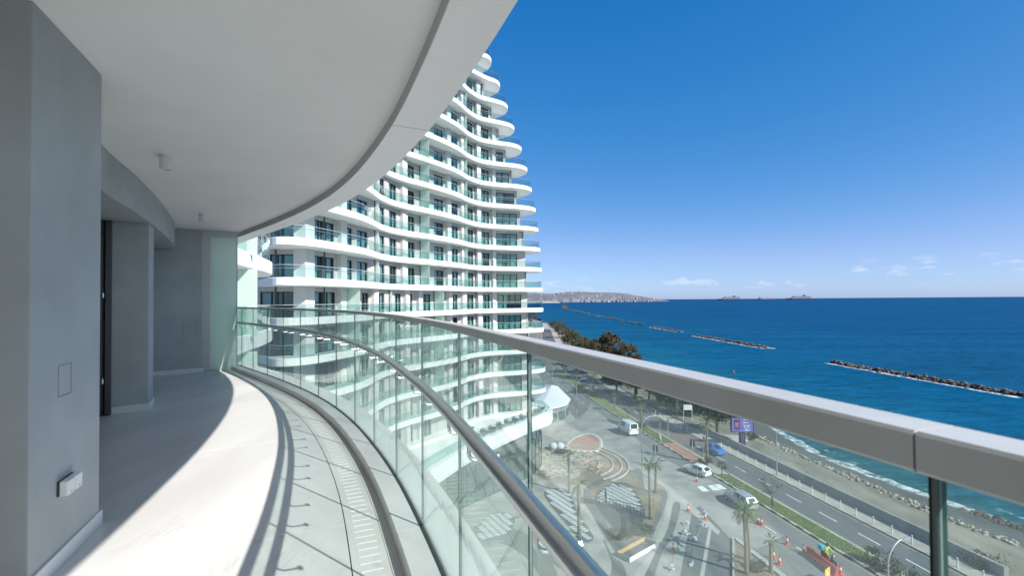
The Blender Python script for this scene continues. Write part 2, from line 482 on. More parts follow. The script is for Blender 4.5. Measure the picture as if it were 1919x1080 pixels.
m = MB(); m.tube([(*rail.at(0.3 + (joints[-2] - 0.40)*k/160, HOFF), HZ) for k in range(161)], 0.0245, 16)
m.build('handrail', 'steel', bal, smooth=True)
br_me = None
for j in range(len(joints) - 2):
    for sgn in (-0.165, 0.165):
        dd = (joints[j] + joints[j+1])/2 + sgn
        q = rail.at(dd, HOFF); t = rail.tan(dd)
        if br_me is None:
            mb = MB()
            pth = [(0, 0, -0.02), (0, 0, -0.05)]
            for k in range(7):
                aa = k/6*math.pi/2; pth.append((0.022*(1 - math.cos(aa)), 0, -0.055 - 0.022*math.sin(aa)))
            pth += [(0.095, 0, -0.077)]
            mb.tube(pth, 0.0065, 8)
            mb.tube([(0.088, 0, -0.077), (0.0955, 0, -0.077)], 0.019, 14)
            o = mb.build('bracket', 'steel', bal, smooth=False); br_me = o.data
        else:
            o = link('bracket', br_me, bal)
        o.location = (q.x, q.y, HZ); o.rotation_euler = (0, 0, math.atan2(-t.x, t.y))

# ceiling: inner soffit, lower outer band in panels, fascia
ceil_in = [(-9.6, 14.5), (-9.6, -4.9)]
LOWB = CEIL - 0.09
ext_pts = rail_pts + [(-6.75, 11.45), (-7.45, 12.3), (-8.1, 13.3)]
edge = Plan(catmull(ext_pts, 8))
ceil_o = MB().prism([tuple(edge.at(edge.L*k/48, 0.0)) for k in range(49)] + ceil_in, CEIL, CEIL + 0.55).build('balcony_ceiling', 'soffit_white')
tag(ceil_o, kind='structure')
bj = edge.near((-0.955, 3.9))
cuts = [c for c in [bj - 9.6, bj - 6.4, bj - 3.2, bj, bj + 3.2, bj + 6.4] if 0.2 < c < edge.L - .2]
cuts = [0] + cuts + [edge.L]
for a, b in zip(cuts, cuts[1:]):
    m = MB(); extrude_profile(m, edge, a + 0.005, b - 0.005, [(0.0, LOWB), (0.30, LOWB), (0.31, LOWB + 0.01), (0.31, CEIL + 0.6), (0.002, CEIL + 0.6)], 24)
    m.build('edge_panel', 'band_white', ceil_o)
    m = MB(); extrude_profile(m, edge, a + 0.003, b - 0.003, [(-0.005, LOWB - 0.003), (-0.0005, LOWB - 0.003), (-0.0005, CEIL - 0.001), (-0.005, CEIL - 0.001)], 24)
    m.build('edge_trim', 'grey_trim', ceil_o)
# ceiling spotlights
def spot(p, label):
    t = thing('ceiling_spotlight', label, 'spotlight', (p[0], p[1], CEIL), 0, 'surface mounted ceiling spotlights')
    MB().lathe([(0.0, -0.13), (0.044, -0.13), (0.046, -0.145), (0.056, -0.145), (0.058, -0.14), (0.058, 0.0), (0.0, 0.0)], (0, 0, 0), 28).build('housing', 'soffit_white', t)
    MB().lathe([(0.0, -0.131), (0.040, -0.131), (0.040, -0.128), (0.0, -0.128)], (0, 0, 0), 20).build('lens', 'steel_far', t)
spot((-3.56, 4.97), 'white cylindrical spotlight on the ceiling nearest the camera')
spot((-5.29, 8.26), 'small far cylindrical spotlight on the ceiling near the frosted screen')

# walls of the flat: front pillar, recessed door, second pier, curved lintel, end wall
def wall(name, poly, z0, z1, material='plaster', parent=None, bevel=0.006):
    o = MB().prism(poly, z0, z1).build(name, material, parent, bevel=bevel)
    if parent is None: tag(o, kind='structure')
    return o
pn, pf = Vector((-2.39, 2.40)), Vector((-2.715, 3.19))
pd = (pf - pn).normalized(); pl = Vector((-pd.y, pd.x))
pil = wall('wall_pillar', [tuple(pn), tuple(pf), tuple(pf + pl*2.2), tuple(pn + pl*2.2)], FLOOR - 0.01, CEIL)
# skirting on the pillar's side face, access panel, double socket
def on_side(base, dirv, nrm, along, out, z):   # point on a wall face
    q = base + dirv*along + nrm*out; return (q.x, q.y, z)
pr = -pl
fl = (pf - pn).length
MB().box(on_side(pn, pd, pr, fl/2 + 0.005, 0.007, FLOOR + 0.045), (fl + 0.02, 0.014, 0.09), math.atan2(pd.y, pd.x)).build('skirting', 'skirting', pil, bevel=0.002)
ap = MB()
px0, px1 = 0.29, 0.44
zc, hh = FLOOR + 1.02, 0.17
for a0, a1, b0, b1 in ((px0, px1, zc + hh/2, zc + hh/2 + 0.002), (px0, px1, zc - hh/2 - 0.003, zc - hh/2), (px0 - 0.003, px0, zc - hh/2, zc + hh/2), (px1, px1 + 0.003, zc - hh/2, zc + hh/2)):
    ap.box(on_side(pn, pd, pr, (a0+a1)/2, 0.0006, (b0+b1)/2), (a1 - a0, 0.0016, b1 - b0), math.atan2(pd.y, pd.x))
ap.build('access_panel_gap', 'shadow_gap', pil)
sk = thing('power_socket', 'white double outdoor power socket with hinged covers low on the pillar', 'socket', on_side(pn, pd, pr, 0.37, 0, FLOOR + 0.43), math.atan2(pd.y, pd.x))
MB().box((0, -0.006, 0), (0.18, 0.012, 0.082)).build('backplate', 'seal_dark', sk, bevel=0.003)
for dx in (-0.049, 0.049):
    c = MB().prism([(-0.041, -0.012), (-0.043, -0.045), (-0.036, -0.052), (0.036, -0.052), (0.043, -0.045), (0.041, -0.012)], -0.04, 0.04).build('cover', 'white_plastic', sk, bevel=0.004)
    c.location = (dx, 0, 0)
    MB().box((0, -0.054, -0.028), (0.03, 0.006, 0.008)).build('clip', 'white_plastic', c)
# facade behind: glazed opening
p2a, p2b, p2c = Vector((-5.24, 6.33)), Vector((-4.93, 6.56)), Vector((-5.19, 7.0))
d2 = (p2b - p2a).normalized()
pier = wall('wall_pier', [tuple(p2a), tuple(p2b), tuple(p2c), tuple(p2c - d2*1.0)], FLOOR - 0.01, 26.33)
a = math.atan2(d2.y, d2.x)
mid = (p2a + p2b)/2
MB().box((mid.x + d2.y*0.007 + d2.x*0.0, mid.y - d2.x*0.007, FLOOR + 0.045), (0.385, 0.014, 0.09), a).build('skirting', 'skirting', pier, bevel=0.002)
d3 = (p2c - p2b).normalized(); mid = (p2b + p2c)/2
MB().box((mid.x + d3.y*0.007, mid.y - d3.x*0.007, FLOOR + 0.045), ((p2c-p2b).length + 0.02, 0.014, 0.09), math.atan2(d3.y, d3.x)).build('skirting', 'skirting', pier, bevel=0.002)
# end wall
e0, e1 = Vector((-7.10, 9.58)), Vector((-6.45, 10.12))
d4 = (e1 - e0).normalized(); n4 = Vector((-d4.y, d4.x))
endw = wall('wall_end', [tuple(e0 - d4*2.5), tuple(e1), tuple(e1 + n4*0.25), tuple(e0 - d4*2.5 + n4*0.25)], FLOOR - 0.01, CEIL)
mid = (e0 + e1)/2 - d4*0.4
MB().box((mid.x - n4.x*0.007, mid.y - n4.y*0.007, FLOOR + 0.045), ((e1-e0).length + 0.8, 0.014, 0.09), math.atan2(d4.y, d4.x)).build('skirting', 'skirting', endw, bevel=0.002)
ap = MB()
for dx, dz, w, h in ((0, 0.16, 0.22, 0.004), (0, -0.16, 0.22, 0.004), (-0.11, 0, 0.004, 0.32), (0.11, 0, 0.004, 0.32)):
    q = e1 - d4*(0.24 - dx) - n4*0.0006
    ap.box((q.x, q.y, FLOOR + 0.98 + dz), (w, 0.0016, h), math.atan2(d4.y, d4.x))
ap.build('access_panel_gap', 'shadow_gap', endw)
# curved lintel over the openings
bc = catmull([(-3.2, 3.6), (-3.92, 4.62), (-4.42, 5.64), (-4.92, 6.60), (-5.54, 7.72), (-6.5, 9.31), (-6.9, 9.75)], 6)
bp_ = Plan(bc)
lin = MB(); extrude_profile(lin, bp_, 0.02, bp_.L - 0.05, [(0, 26.33), (0, CEIL), (-1.6, CEIL), (-1.6, 26.33)], 30)
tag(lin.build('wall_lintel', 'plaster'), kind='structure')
# back wall of the flat and the dark sliding door
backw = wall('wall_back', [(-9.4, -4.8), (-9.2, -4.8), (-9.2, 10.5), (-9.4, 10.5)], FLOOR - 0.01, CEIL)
wall('wall_rear', [(-9.3, -5.1), (1.0, -5.1), (1.0, -4.9), (-9.3, -4.9)], FLOOR - 0.01, CEIL)
door = thing('sliding_door', 'tall black framed sliding glass door edge beside the front pillar', 'door', (0, 0, 0))
q0 = Vector((-5.235, 6.30)); dd_ = Vector((-0.62, -0.785))
dr = math.atan2(dd_.y, dd_.x)
m = MB()
for k, (off, w, dep) in enumerate(((0.03, 0.06, 0.07), (0.14, 0.10, 0.12), (0.24, 0.06, 0.10))):
    q = q0 + dd_*off; m.box((q.x, q.y, (FLOOR + 26.33)/2), (w, dep, 26.33 - FLOOR - 0.004), dr)
m.box((q0.x + dd_.x*1.5, q0.y + dd_.y*1.5, 26.27), (2.8, 0.12, 0.10), dr)
m.box((q0.x + dd_.x*1.5, q0.y + dd_.y*1.5, FLOOR + 0.03), (2.8, 0.12, 0.06), dr)
m.build('frame', 'black_metal', door, bevel=0.004)
m = MB(); q = q0 + dd_*1.5; m.box((q.x, q.y, (FLOOR + 26.3)/2), (2.6, 0.02, 2.36), dr); m.build('pane', 'pane_glass', door)
for hz in (1.55, 0.45):
    q = q0 + dd_*0.10 + Vector((0.888, -0.46))*0.07
    MB().box((q.x, q.y, FLOOR + hz), (0.014, 0.016, 0.06), dr).build('hinge', 'steel_far', door)

# frosted screen at the far end
scr = thing('frosted_screen', 'pale green frosted glass privacy screen in steel jamb at balcony end', 'screen', (0, 0, 0))
s0, s1 = Vector((-6.40, 10.17)), Vector((-5.92, 10.42))
sd = (s1 - s0).normalized(); sa = math.atan2(sd.y, sd.x)
SH = 26.60
def sbox(nm, a0, a1, z0, z1, th, mm, par=scr, out=0.0):
    q = s0 + sd*((a0 + a1)/2) + Vector((sd.y, -sd.x))*out
    return MB().box((q.x, q.y, (z0+z1)/2), (a1 - a0, th, z1 - z0), sa).build(nm, mm, par)
sbox('jamb', -0.10, 0.055, FLOOR, CEIL - 0.002, 0.06, 'steel_far')
sbox('head', 0.055, 0.54, CEIL - 0.13, CEIL - 0.002, 0.05, 'steel_far')
sbox('sill', 0.055, 0.54, FLOOR, FLOOR + 0.03, 0.05, 'steel_far')
sbox('glass_pane', 0.058, 0.53, FLOOR + 0.03, CEIL - 0.13, 0.016, 'frosted_glass')
for hz in (0.55, 2.0):
    sbox('hinge', 0.02, 0.09, FLOOR + hz - 0.02, FLOOR + hz + 0.02, 0.07, 'steel', scr)
sbox('edge_trim', 0.53, 0.543, FLOOR + 0.03, CEIL - 0.13, 0.02, 'glass_edge_light')

# ================================================================ the tower along the coast road
EYE = CAM_Z
def ltop(k): return EYE + 2.07 + 3.4*k       # top of a balcony edge
def lbot(k): return EYE + 1.375 + 3.4*k
def lflr(k): return EYE + 1.95 + 3.4*k
WAVE = [(-26.5, 47.6), (-24.6, 45.6), (-22.5, 43.2), (-20.5, 40.9), (-19.1, 40.25), (-17.65, 41.2), (-16.9, 42.7), (-16.25, 44.8), (-15.55, 47.2), (-15.08, 49.4),
        (-14.93, 52.1), (-14.9, 55.0), (-14.4, 57.9), (-13.1, 60.7), (-11.6, 62.9), (-9.45, 66.2), (-7.67, 69.7), (-6.3, 73.6), (-4.65, 76.2), (-2.2, 77.8), (0.2, 78.7)]
TIP = {-6: 6.4, -5: 5.7, -4: 5.6, -3: 5.5, -2: 5.4, -1: 5.35, 0: 5.25, 1: 5.1, 2: 4.9, 3: 4.6, 4: 4.15, 5: 3.5, 6: 2.75, 7: 1.8, 8: 0.6, 9: -0.5, 10: -1.75, 11: -3.1, 12: -4.4, 13: -5.6, 14: -6.8}
def edge_curve(k):
    tip = TIP[k]
    pts = [p for p in WAVE if p[0] < tip - 3.2 or p[0] < -13]
    last = pts[-1]
    yb = float(np.interp(tip - 2.2, [-9.45, -7.67, -6.3, -4.65, -2.2, 0.2, 3.0, 6.0], [66.2, 69.7, 73.6, 76.2, 77.8, 78.7, 79.9, 80.9]))
    pts = pts + [(tip - 2.0, yb + 0.2), (tip - 0.55, yb + 1.5), (tip, yb + 3.2), (tip - 0.5, yb + 5.1), (tip - 2.2, yb + 6.9), (tip - 5.0, yb + 8.0), (tip - 9.0, yb + 8.6)]
    return Plan(catmull(pts, 6))
WALL = [(-27, 43.8), (-18.7, 43.8), (-15.8, 55.3), (-14.6, 60), (-13.1, 64), (-8.25, 72.4), (-6.1, 76.6), (-3, 79.8), (6, 82.4)]
wp = Plan(WALL)
def seg_at(s):
    i = max(0, min(int(np.searchsorted(wp.c, s, side='right')) - 1, len(wp.p) - 2))
    a, b = wp.p[i], wp.p[i+1]; t = (b - a).normalized()
    return a + t*(s - wp.c[i]), t, Vector((t.y, -t.x))
PAT_A = [(5.03, 7.25, 2), (9.22, 12.6, 3), (14.48, 15.77, 1), (16.68, 18.83, 2), (21.5, 22.6, 1), (23.74, 25.5, 2), (27.87, 29.6, 2), (31.7, 32.4, 1), (33.67, 35.78, 2), (37.47, 39.3, 2), (41.72, 43.7, 2), (45.36, 47.2, 2), (48.62, 52.23, 3)]
PAT_B = [(2.61, 3.34, 1), (4.16, 7.2, 3), (9.38, 12.8, 3), (17.57, 19.01, 2), (20.79, 22.57, 2), (25.1, 26.4, 2), (28.12, 29.1, 2), (31.01, 32.83, 2), (37.71, 39.1, 2), (41.48, 43.7, 2), (45.61, 47.2, 2), (48.8, 52.89, 4)]
DIV_A = [20.35, 30.7, 40.68]; DIV_B = [14.32, 23.66, 33.6]
PIER_A = [(7.45, 8.1), (13.1, 14.1), (26.2, 27.3), (36.2, 37.1), (39.7, 40.3), (44.2, 45.0), (47.6, 48.3)]
PIER_B = [(7.45, 8.1), (13.1, 14.0), (19.4, 20.4), (26.9, 27.8), (29.9, 30.7), (36.4, 37.3), (39.9, 41.0), (44.3, 45.2), (47.5, 48.4)]
tower = thing('wavy_tower', 'tall white tower with wavy balconies stepping back towards a rounded seaward tip', 'tower', (0, 0, 0))
win_cache = {}
def win_meshes(w, h, n):
    key = (round(w, 2), round(h, 2), n)
    if key in win_cache: return win_cache[key]
    f = MB(); t = 0.075
    f.box((w/2, 0, h - t/2), (w, 0.10, t)); f.box((w/2, 0, t/2), (w, 0.10, t))
    f.box((t/2, 0, h/2), (t, 0.10, h - 2*t)); f.box((w - t/2, 0, h/2), (t, 0.10, h - 2*t))
    for i in range(1, n): f.box((w*i/n, 0.0, h/2), (0.11, 0.09, h - 2*t))
    fo = f.build('window', 'frame_dark', tower); fm = fo.data; bpy.data.objects.remove(fo)
    g = MB().box((w/2, 0.02, h/2), (w - 2*t, 0.012, h - 2*t)); go = g.build('pane', 'pane_glass', tower); gm = go.data; bpy.data.objects.remove(go)
    cms = []
    rnd = random.Random(int(w*1000) + n)
    for var in range(3):
        c = MB(); a0, a1 = [(0.06, 0.97), (0.03, 0.40), (0.55, 0.97)][var]
        nn = max(6, int((a1 - a0)*w/0.07)); A = []; B = []
        for i in range(nn + 1):
            x = w*(a0 + (a1 - a0)*i/nn); y = 0.16 + 0.03*math.sin(i*1.9 + var) + rnd.uniform(-.008, .008)
            A.append((x, y, 0.03)); B.append((x, y, h))
        c.strip(A, B); co = c.build('curtain', 'curtain', tower); cms.append(co.data); bpy.data.objects.remove(co)
    win_cache[key] = (fm, gm, cms)
    return win_cache[key]
rw = random.Random(5)
# how far left a storey can be seen past our own ceiling
SEEN_FROM = {2: 8, 3: 13.5, 4: 20.6, 5: 25, 6: 29, 7: 32.5, 8: 36, 9: 38.5, 10: 41, 11: 44, 12: 47, 13: 49, 14: 52}
for k in range(-6, 15):
    pl_ = edge_curve(k)
    N = 150
    ed = [pl_.at(pl_.L*i/(N-1)) for i in range(N)]
    # slab with slightly rounded fascia
    m = MB()
    back = [(TIP[k] - 14.0, ed[-1].y + 0.8), (-32, 62), (-30, 47.8)]
    loop = [tuple(p) for p in ed] + back
    z0, z1 = lbot(k), ltop(k)
    inner = [tuple(pl_.at(pl_.L*i/(N-1), -0.06)) for i in range(N)] + back
    inner2 = [tuple(pl_.at(pl_.L*i/(N-1), -0.22)) for i in range(N)] + back
    n = len(loop)
    rings = [[(p[0], p[1], z0) for p in inner], [(p[0], p[1], z0 + 0.05) for p in loop], [(p[0], p[1], z1 - 0.04) for p in loop], [(p[0], p[1], z1) for p in inner], [(p[0], p[1], z1) for p in inner2], [(p[0], p[1], lflr(k)) for p in inner2]]
    m.loft(rings[::1])
    slab = m.build('balcony_slab', 'tower_white', tower)
    # glass railing: panes with fine joints, top rail line
    if k > -6:
        gm = MB(); npane = int(pl_.L/1.25)
        for i in range(npane):
            d0, d1 = pl_.L*i/npane + 0.012, pl_.L*(i+1)/npane - 0.012
            A = pl_.row(d0, d1, -0.14, 3)
            gm.strip([(q.x, q.y, z1 + 0.0) for q in A], [(q.x, q.y, z1 + 1.06) for q in A])
        g = gm.build('railing_glass', 'tower_glass', slab); tag(g, kind='stuff')
        tm = MB(); tm.tube([(q.x, q.y, z1 + 1.07) for q in [pl_.at(pl_.L*i/(N-1), -0.14) for i in range(N)]], 0.028, 4)
        tm.build('top_rail', 'steel_far', slab)
        hm = MB(); hm.tube([(q.x, q.y, z1 + 0.80) for q in [pl_.at(pl_.L*i/(N-1), -0.24) for i in range(N)]], 0.022, 4)
        hm.build('handrail', 'steel_far', slab)
    if k == 14: continue
    # storey standing on this slab
    pat, divs, prs = (PAT_A, DIV_A, PIER_A) if k >= 0 else (PAT_B, DIV_B, PIER_B)
    if k == -6: pat, divs, prs = PAT_B, [], PIER_B
    zf, zc = lflr(k), lbot(k + 1)
    tip_up = min(TIP[k], TIP[k+1])
    xend = tip_up - 2.75
    # wall length on this storey
    send = None
    for i in range(400):
        s_ = wp.L*i/399
        q, t, nn_ = seg_at(s_)
        if q.x >= xend and s_ > 35: send = s_; break
    send = send if send else wp.L - 0.01
    s_from = SEEN_FROM.get(k, 0.0)
    H_WIN = 2.38
    wins = [w for w in pat if w[1] < send - 0.35 and w[0] >= s_from]
    cut = [w for w in pat if w[0] < send - 1.1 and w[1] >= send - 0.35 and w[0] >= s_from]
    if cut: wins.append((cut[0][0], send - 0.4, max(1, cut[0][2] - 1)))
    # wall mesh: bays between openings, lintels, end return
    m = MB(); TH = 0.3
    def bay(s0, s1, za, zb):
        br = [s0] + [c for c in wp.c if s0 + 1e-3 < c < s1 - 1e-3] + [s1]
        for a, b in zip(br, br[1:]):
            q, t, nn_ = seg_at(a + 1e-4); ln = b - a
            c = q + t*(ln/2) - nn_*(TH/2)
            m.box((c.x, c.y, (za+zb)/2), (ln + 0.002, TH, zb - za), math.atan2(t.y, t.x))
    cur = max(0.0, s_from - 1.0)
    for (s0, s1, n_) in wins:
        bay(cur, s0, zf - 0.02, zc + 0.02); bay(s0, s1, zf + H_WIN, zc + 0.02)
        cur = s1
    bay(cur, send, zf - 0.02, zc + 0.02)
    q, t, nn_ = seg_at(send)
    back_pt = q - nn_*6.5
    c = (q + back_pt)/2
    m.box((c.x - t.x*0.152, c.y - t.y*0.152, (zf+zc)/2), (0.3, 6.5, zc - zf + 0.03), math.atan2(t.y, t.x))
    # rooms behind: dark partition so panes do not show the sky
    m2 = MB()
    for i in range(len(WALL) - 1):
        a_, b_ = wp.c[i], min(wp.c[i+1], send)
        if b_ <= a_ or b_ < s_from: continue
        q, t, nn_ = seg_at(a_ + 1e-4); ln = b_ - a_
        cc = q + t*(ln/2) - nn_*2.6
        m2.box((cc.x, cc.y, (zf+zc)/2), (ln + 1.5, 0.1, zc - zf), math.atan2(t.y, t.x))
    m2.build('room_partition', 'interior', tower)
    m.build('storey_wall', 'tower_wall', tower)
    for (s0, s1, n_) in wins:
        fm, gmh, cms = win_meshes(s1 - s0 - 0.004, H_WIN - 0.01, n_)
        q, t, nn_ = seg_at(s0 + 0.002)
        w = link('window', fm, tower)
        base = q - nn_*0.16
        w.location = (base.x, base.y, zf + 0.005); w.rotation_euler = (0, 0, math.atan2(t.y, t.x))
        link('pane', gmh, w)
        r_ = rw.random()
        if r_ < 0.68: link('curtain', cms[0], w)
        else:
            link('curtain', cms[1], w)
            if r_ > 0.85: link('curtain', cms[2], w)
    for (s0, s1) in prs:
        if s0 < s_from or s1 > send: continue
        q, t, nn_ = seg_at((s0+s1)/2)
        c = q + nn_*0.24
        MB().box((c.x, c.y, (zf+zc)/2), (s1 - s0, 0.5, zc - zf + 0.02), math.atan2(t.y, t.x)).build('pier', 'tower_pier', tower)
    for s_ in divs:
        if s_ < s_from - 1 or s_ > send - 1: continue
        q, t, nn_ = seg_at(s_)
        # run out to just short of the railing
        ln = 0.3
        while ln < 4.0:
            e_ = q + nn_*(ln + 0.15); dq = pl_.near(e_); ee = pl_.at(dq); tt = pl_.nrm(dq)
            if (e_ - ee).dot(tt) > -0.30: break
            ln += 0.1
        c = q + nn_*(ln/2 + 0.01)
        dv = MB().box((c.x, c.y, (zf+zc)/2), (0.05, ln, zc - zf - 0.02), math.atan2(t.y, t.x)).build('frosted_divider', 'frosted_glass', tower)
        c = q + nn_*0.06
        MB().box((c.x, c.y, (zf+zc)/2), (0.09, 0.09, zc - zf - 0.01), math.atan2(t.y, t.x)).build('divider_post', 'frame_dark', dv)
# a white corner column at the bend of the facade on every visible storey
for k in range(-5, 3):
    q = Vector((-18.55, 43.62)); zf, zc = lflr(k), lbot(k+1)
    m = MB().prism([(-19.6, 43.79), (-19.6, 43.35), (-18.45, 43.2), (-18.1, 44.35), (-18.56, 44.4), (-18.7, 43.79)], zf - 0.01, zc + 0.01)
    m.build('corner_column', 'tower_pier', tower)

# podium terrace below the tower
pod = Plan(catmull([(-13.0, 42.5), (-11.6, 46.5), (-8.8, 52.4), (-5.9, 59.5), (-2.8, 65.4), (1.8, 72.7), (4.6, 76.6), (6.2, 79.2), (6.6, 82.0), (5.0, 84.6), (1.5, 86.0), (-6.0, 87.0)], 6))
Np = 90
pe = [pod.at(pod.L*i/(Np-1)) for i in range(Np)]
pz1 = EYE - 18.33; pz0 = pz1 - 2.2
podium = thing('podium_terrace', 'white curved podium terrace with glass railing at the foot of the tower', 'terrace', (0, 0, 0))
back = [(-22, 84), (-32, 70), (-32, 44)]
inn = lambda o: [tuple(pod.at(pod.L*i/(Np-1), o)) for i in range(Np)] + back
rings = [[(p[0], p[1], pz0) for p in inn(-0.5)], [(p[0], p[1], pz0 + 0.25) for p in inn(-0.1)], [(p[0], p[1], pz0 + 0.7) for p in inn(0)], [(p[0], p[1], pz1 - 0.05) for p in inn(0)], [(p[0], p[1], pz1) for p in inn(-0.06)], [(p[0], p[1], pz1) for p in inn(-0.9)], [(p[0], p[1], pz1 - 0.35) for p in inn(-0.95)]]
MB().loft(rings).build('terrace_slab', 'tower_white', podium, smooth=False)
gm = MB(); npane = int(pod.L/1.4)
for i in range(npane):
    A = pod.row(pod.L*i/npane + 0.012, pod.L*(i+1)/npane - 0.012, -1.1, 3)
    gm.strip([(q.x, q.y, pz1 - 0.35) for q in A], [(q.x, q.y, pz1 + 0.95) for q in A])
tag(gm.build('railing_glass', 'tower_glass', podium), kind='stuff')
MB().tube([(q.x, q.y, pz1 + 0.96) for q in [pod.at(pod.L*i/(Np-1), -1.1) for i in range(Np)]], 0.03, 4).build('top_rail', 'steel_far', podium)
# planter trough soil and small dark shrubs in the trough
mat('soil', (0.10, 0.07, 0.05), 0.95, var=0.3, scale=3)
MB().strip([(q.x, q.y, pz1 - 0.06) for q in pod.row(2, pod.L - 6, -0.1, 60)], [(q.x, q.y, pz1 - 0.06) for q in pod.row(2, pod.L - 6, -0.86, 60)]).build('planter_soil', 'soil', podium)
# ground floor glazing under the podium
gw = Plan(catmull([(-15.5, 41.0), (-13.8, 45.5), (-10.2, 52.8), (-6.4, 58.9), (-1.0, 65.3), (3.4, 71.4), (4.4, 77.0), (2.5, 82.0)], 6))
npn = int(gw.L/1.6)
for i in range(npn):
    d0, d1 = gw.L*i/npn, gw.L*(i+1)/npn
    a_, b_ = gw.at(d0), gw.at(d1); t = (b_ - a_).normalized(); ang = math.atan2(t.y, t.x); ln = (b_ - a_).length
    c = (a_ + b_)/2
    f = MB()
    f.box((0, 0, 0.06), (ln, 0.12, 0.12)); f.box((0, 0, 2.3), (ln, 0.12, 0.22)); f.box((0, 0, pz0 - 0.05), (ln, 0.12, 0.1)); f.box((-ln/2 + 0.05, 0, pz0/2), (0.10, 0.14, pz0 - 0.25))
    w = f.build('shopfront', 'frame_dark', podium); w.location = (c.x, c.y, 0); w.rotation_euler = (0, 0, ang)
    MB().box((0, 0.02, pz0/2), (ln - 0.1, 0.02, pz0 - 0.2)).build('pane', 'pane_glass', w)
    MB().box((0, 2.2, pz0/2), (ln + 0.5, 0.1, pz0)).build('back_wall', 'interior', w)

# the next wing of our own building, seen past the frosted screen
wing = thing('neighbour_wing', 'white rounded balconies of the neighbouring flat beyond the frosted screen', 'balconies', (0, 0, 0))
wc = Plan(catmull([(-6.9, 11.5), (-7.7, 12.6), (-8.6, 14.2), (-9.5, 16.0), (-10.25, 18.0), (-11.0, 20.6), (-11.75, 23.2), (-12.6, 25.4), (-14.0, 27.0), (-16.2, 27.8), (-20.0, 28.2)], 6))
for k in (-4, -3, -2, -1, 0, 1):
    Nn = 60
    rings = []
    for o_, z_ in ((-0.06, lbot(k)), (0, lbot(k) + 0.05), (0, ltop(k) - 0.03), (-0.05, ltop(k)), (-0.22, ltop(k)), (-0.22, lflr(k))):
        rings.append([(*tuple(wc.at(wc.L*i/(Nn-1), o_)), z_) for i in range(Nn)] + [(-20, 11.5, z_)])
    s_ = MB().loft(rings).build('balcony_slab', 'tower_white', wing)
    gm = MB(); npn = int(wc.L/1.0)
    for i in range(npn):
        A = wc.row(wc.L*i/npn + 0.01, wc.L*(i+1)/npn - 0.01, -0.13, 3)
        gm.strip([(q.x, q.y, ltop(k)) for q in A], [(q.x, q.y, ltop(k) + 1.15) for q in A])
    tag(gm.build('railing_glass', 'tower_glass', s_), kind='stuff')
    MB().tube([(q.x, q.y, ltop(k) + 1.16) for q in wc.row(0.2, wc.L, -0.13, Nn)], 0.024, 5).build('top_rail', 'steel_far', s_)
    MB().tube([(q.x, q.y, ltop(k) + 0.85) for q in wc.row(0.2, wc.L, -0.22, Nn)], 0.022, 5).build('handrail', 'steel_far', s_)
    if k < 1:
        MB().prism([(-20, 11.6), (-9.9, 13.2), (-12.4, 19.0), (-14.2, 23.6), (-15.5, 26), (-20, 26)], lflr(k), lbot(k+1)).build('storey_wall', 'tower_wall', wing)
        MB().box((-11.3, 19.9, (lflr(k) + lbot(k+1))/2), (1.5, 0.04, lbot(k+1) - lflr(k) - 0.02), R(12)).build('frosted_divider', 'frosted_glass', wing)

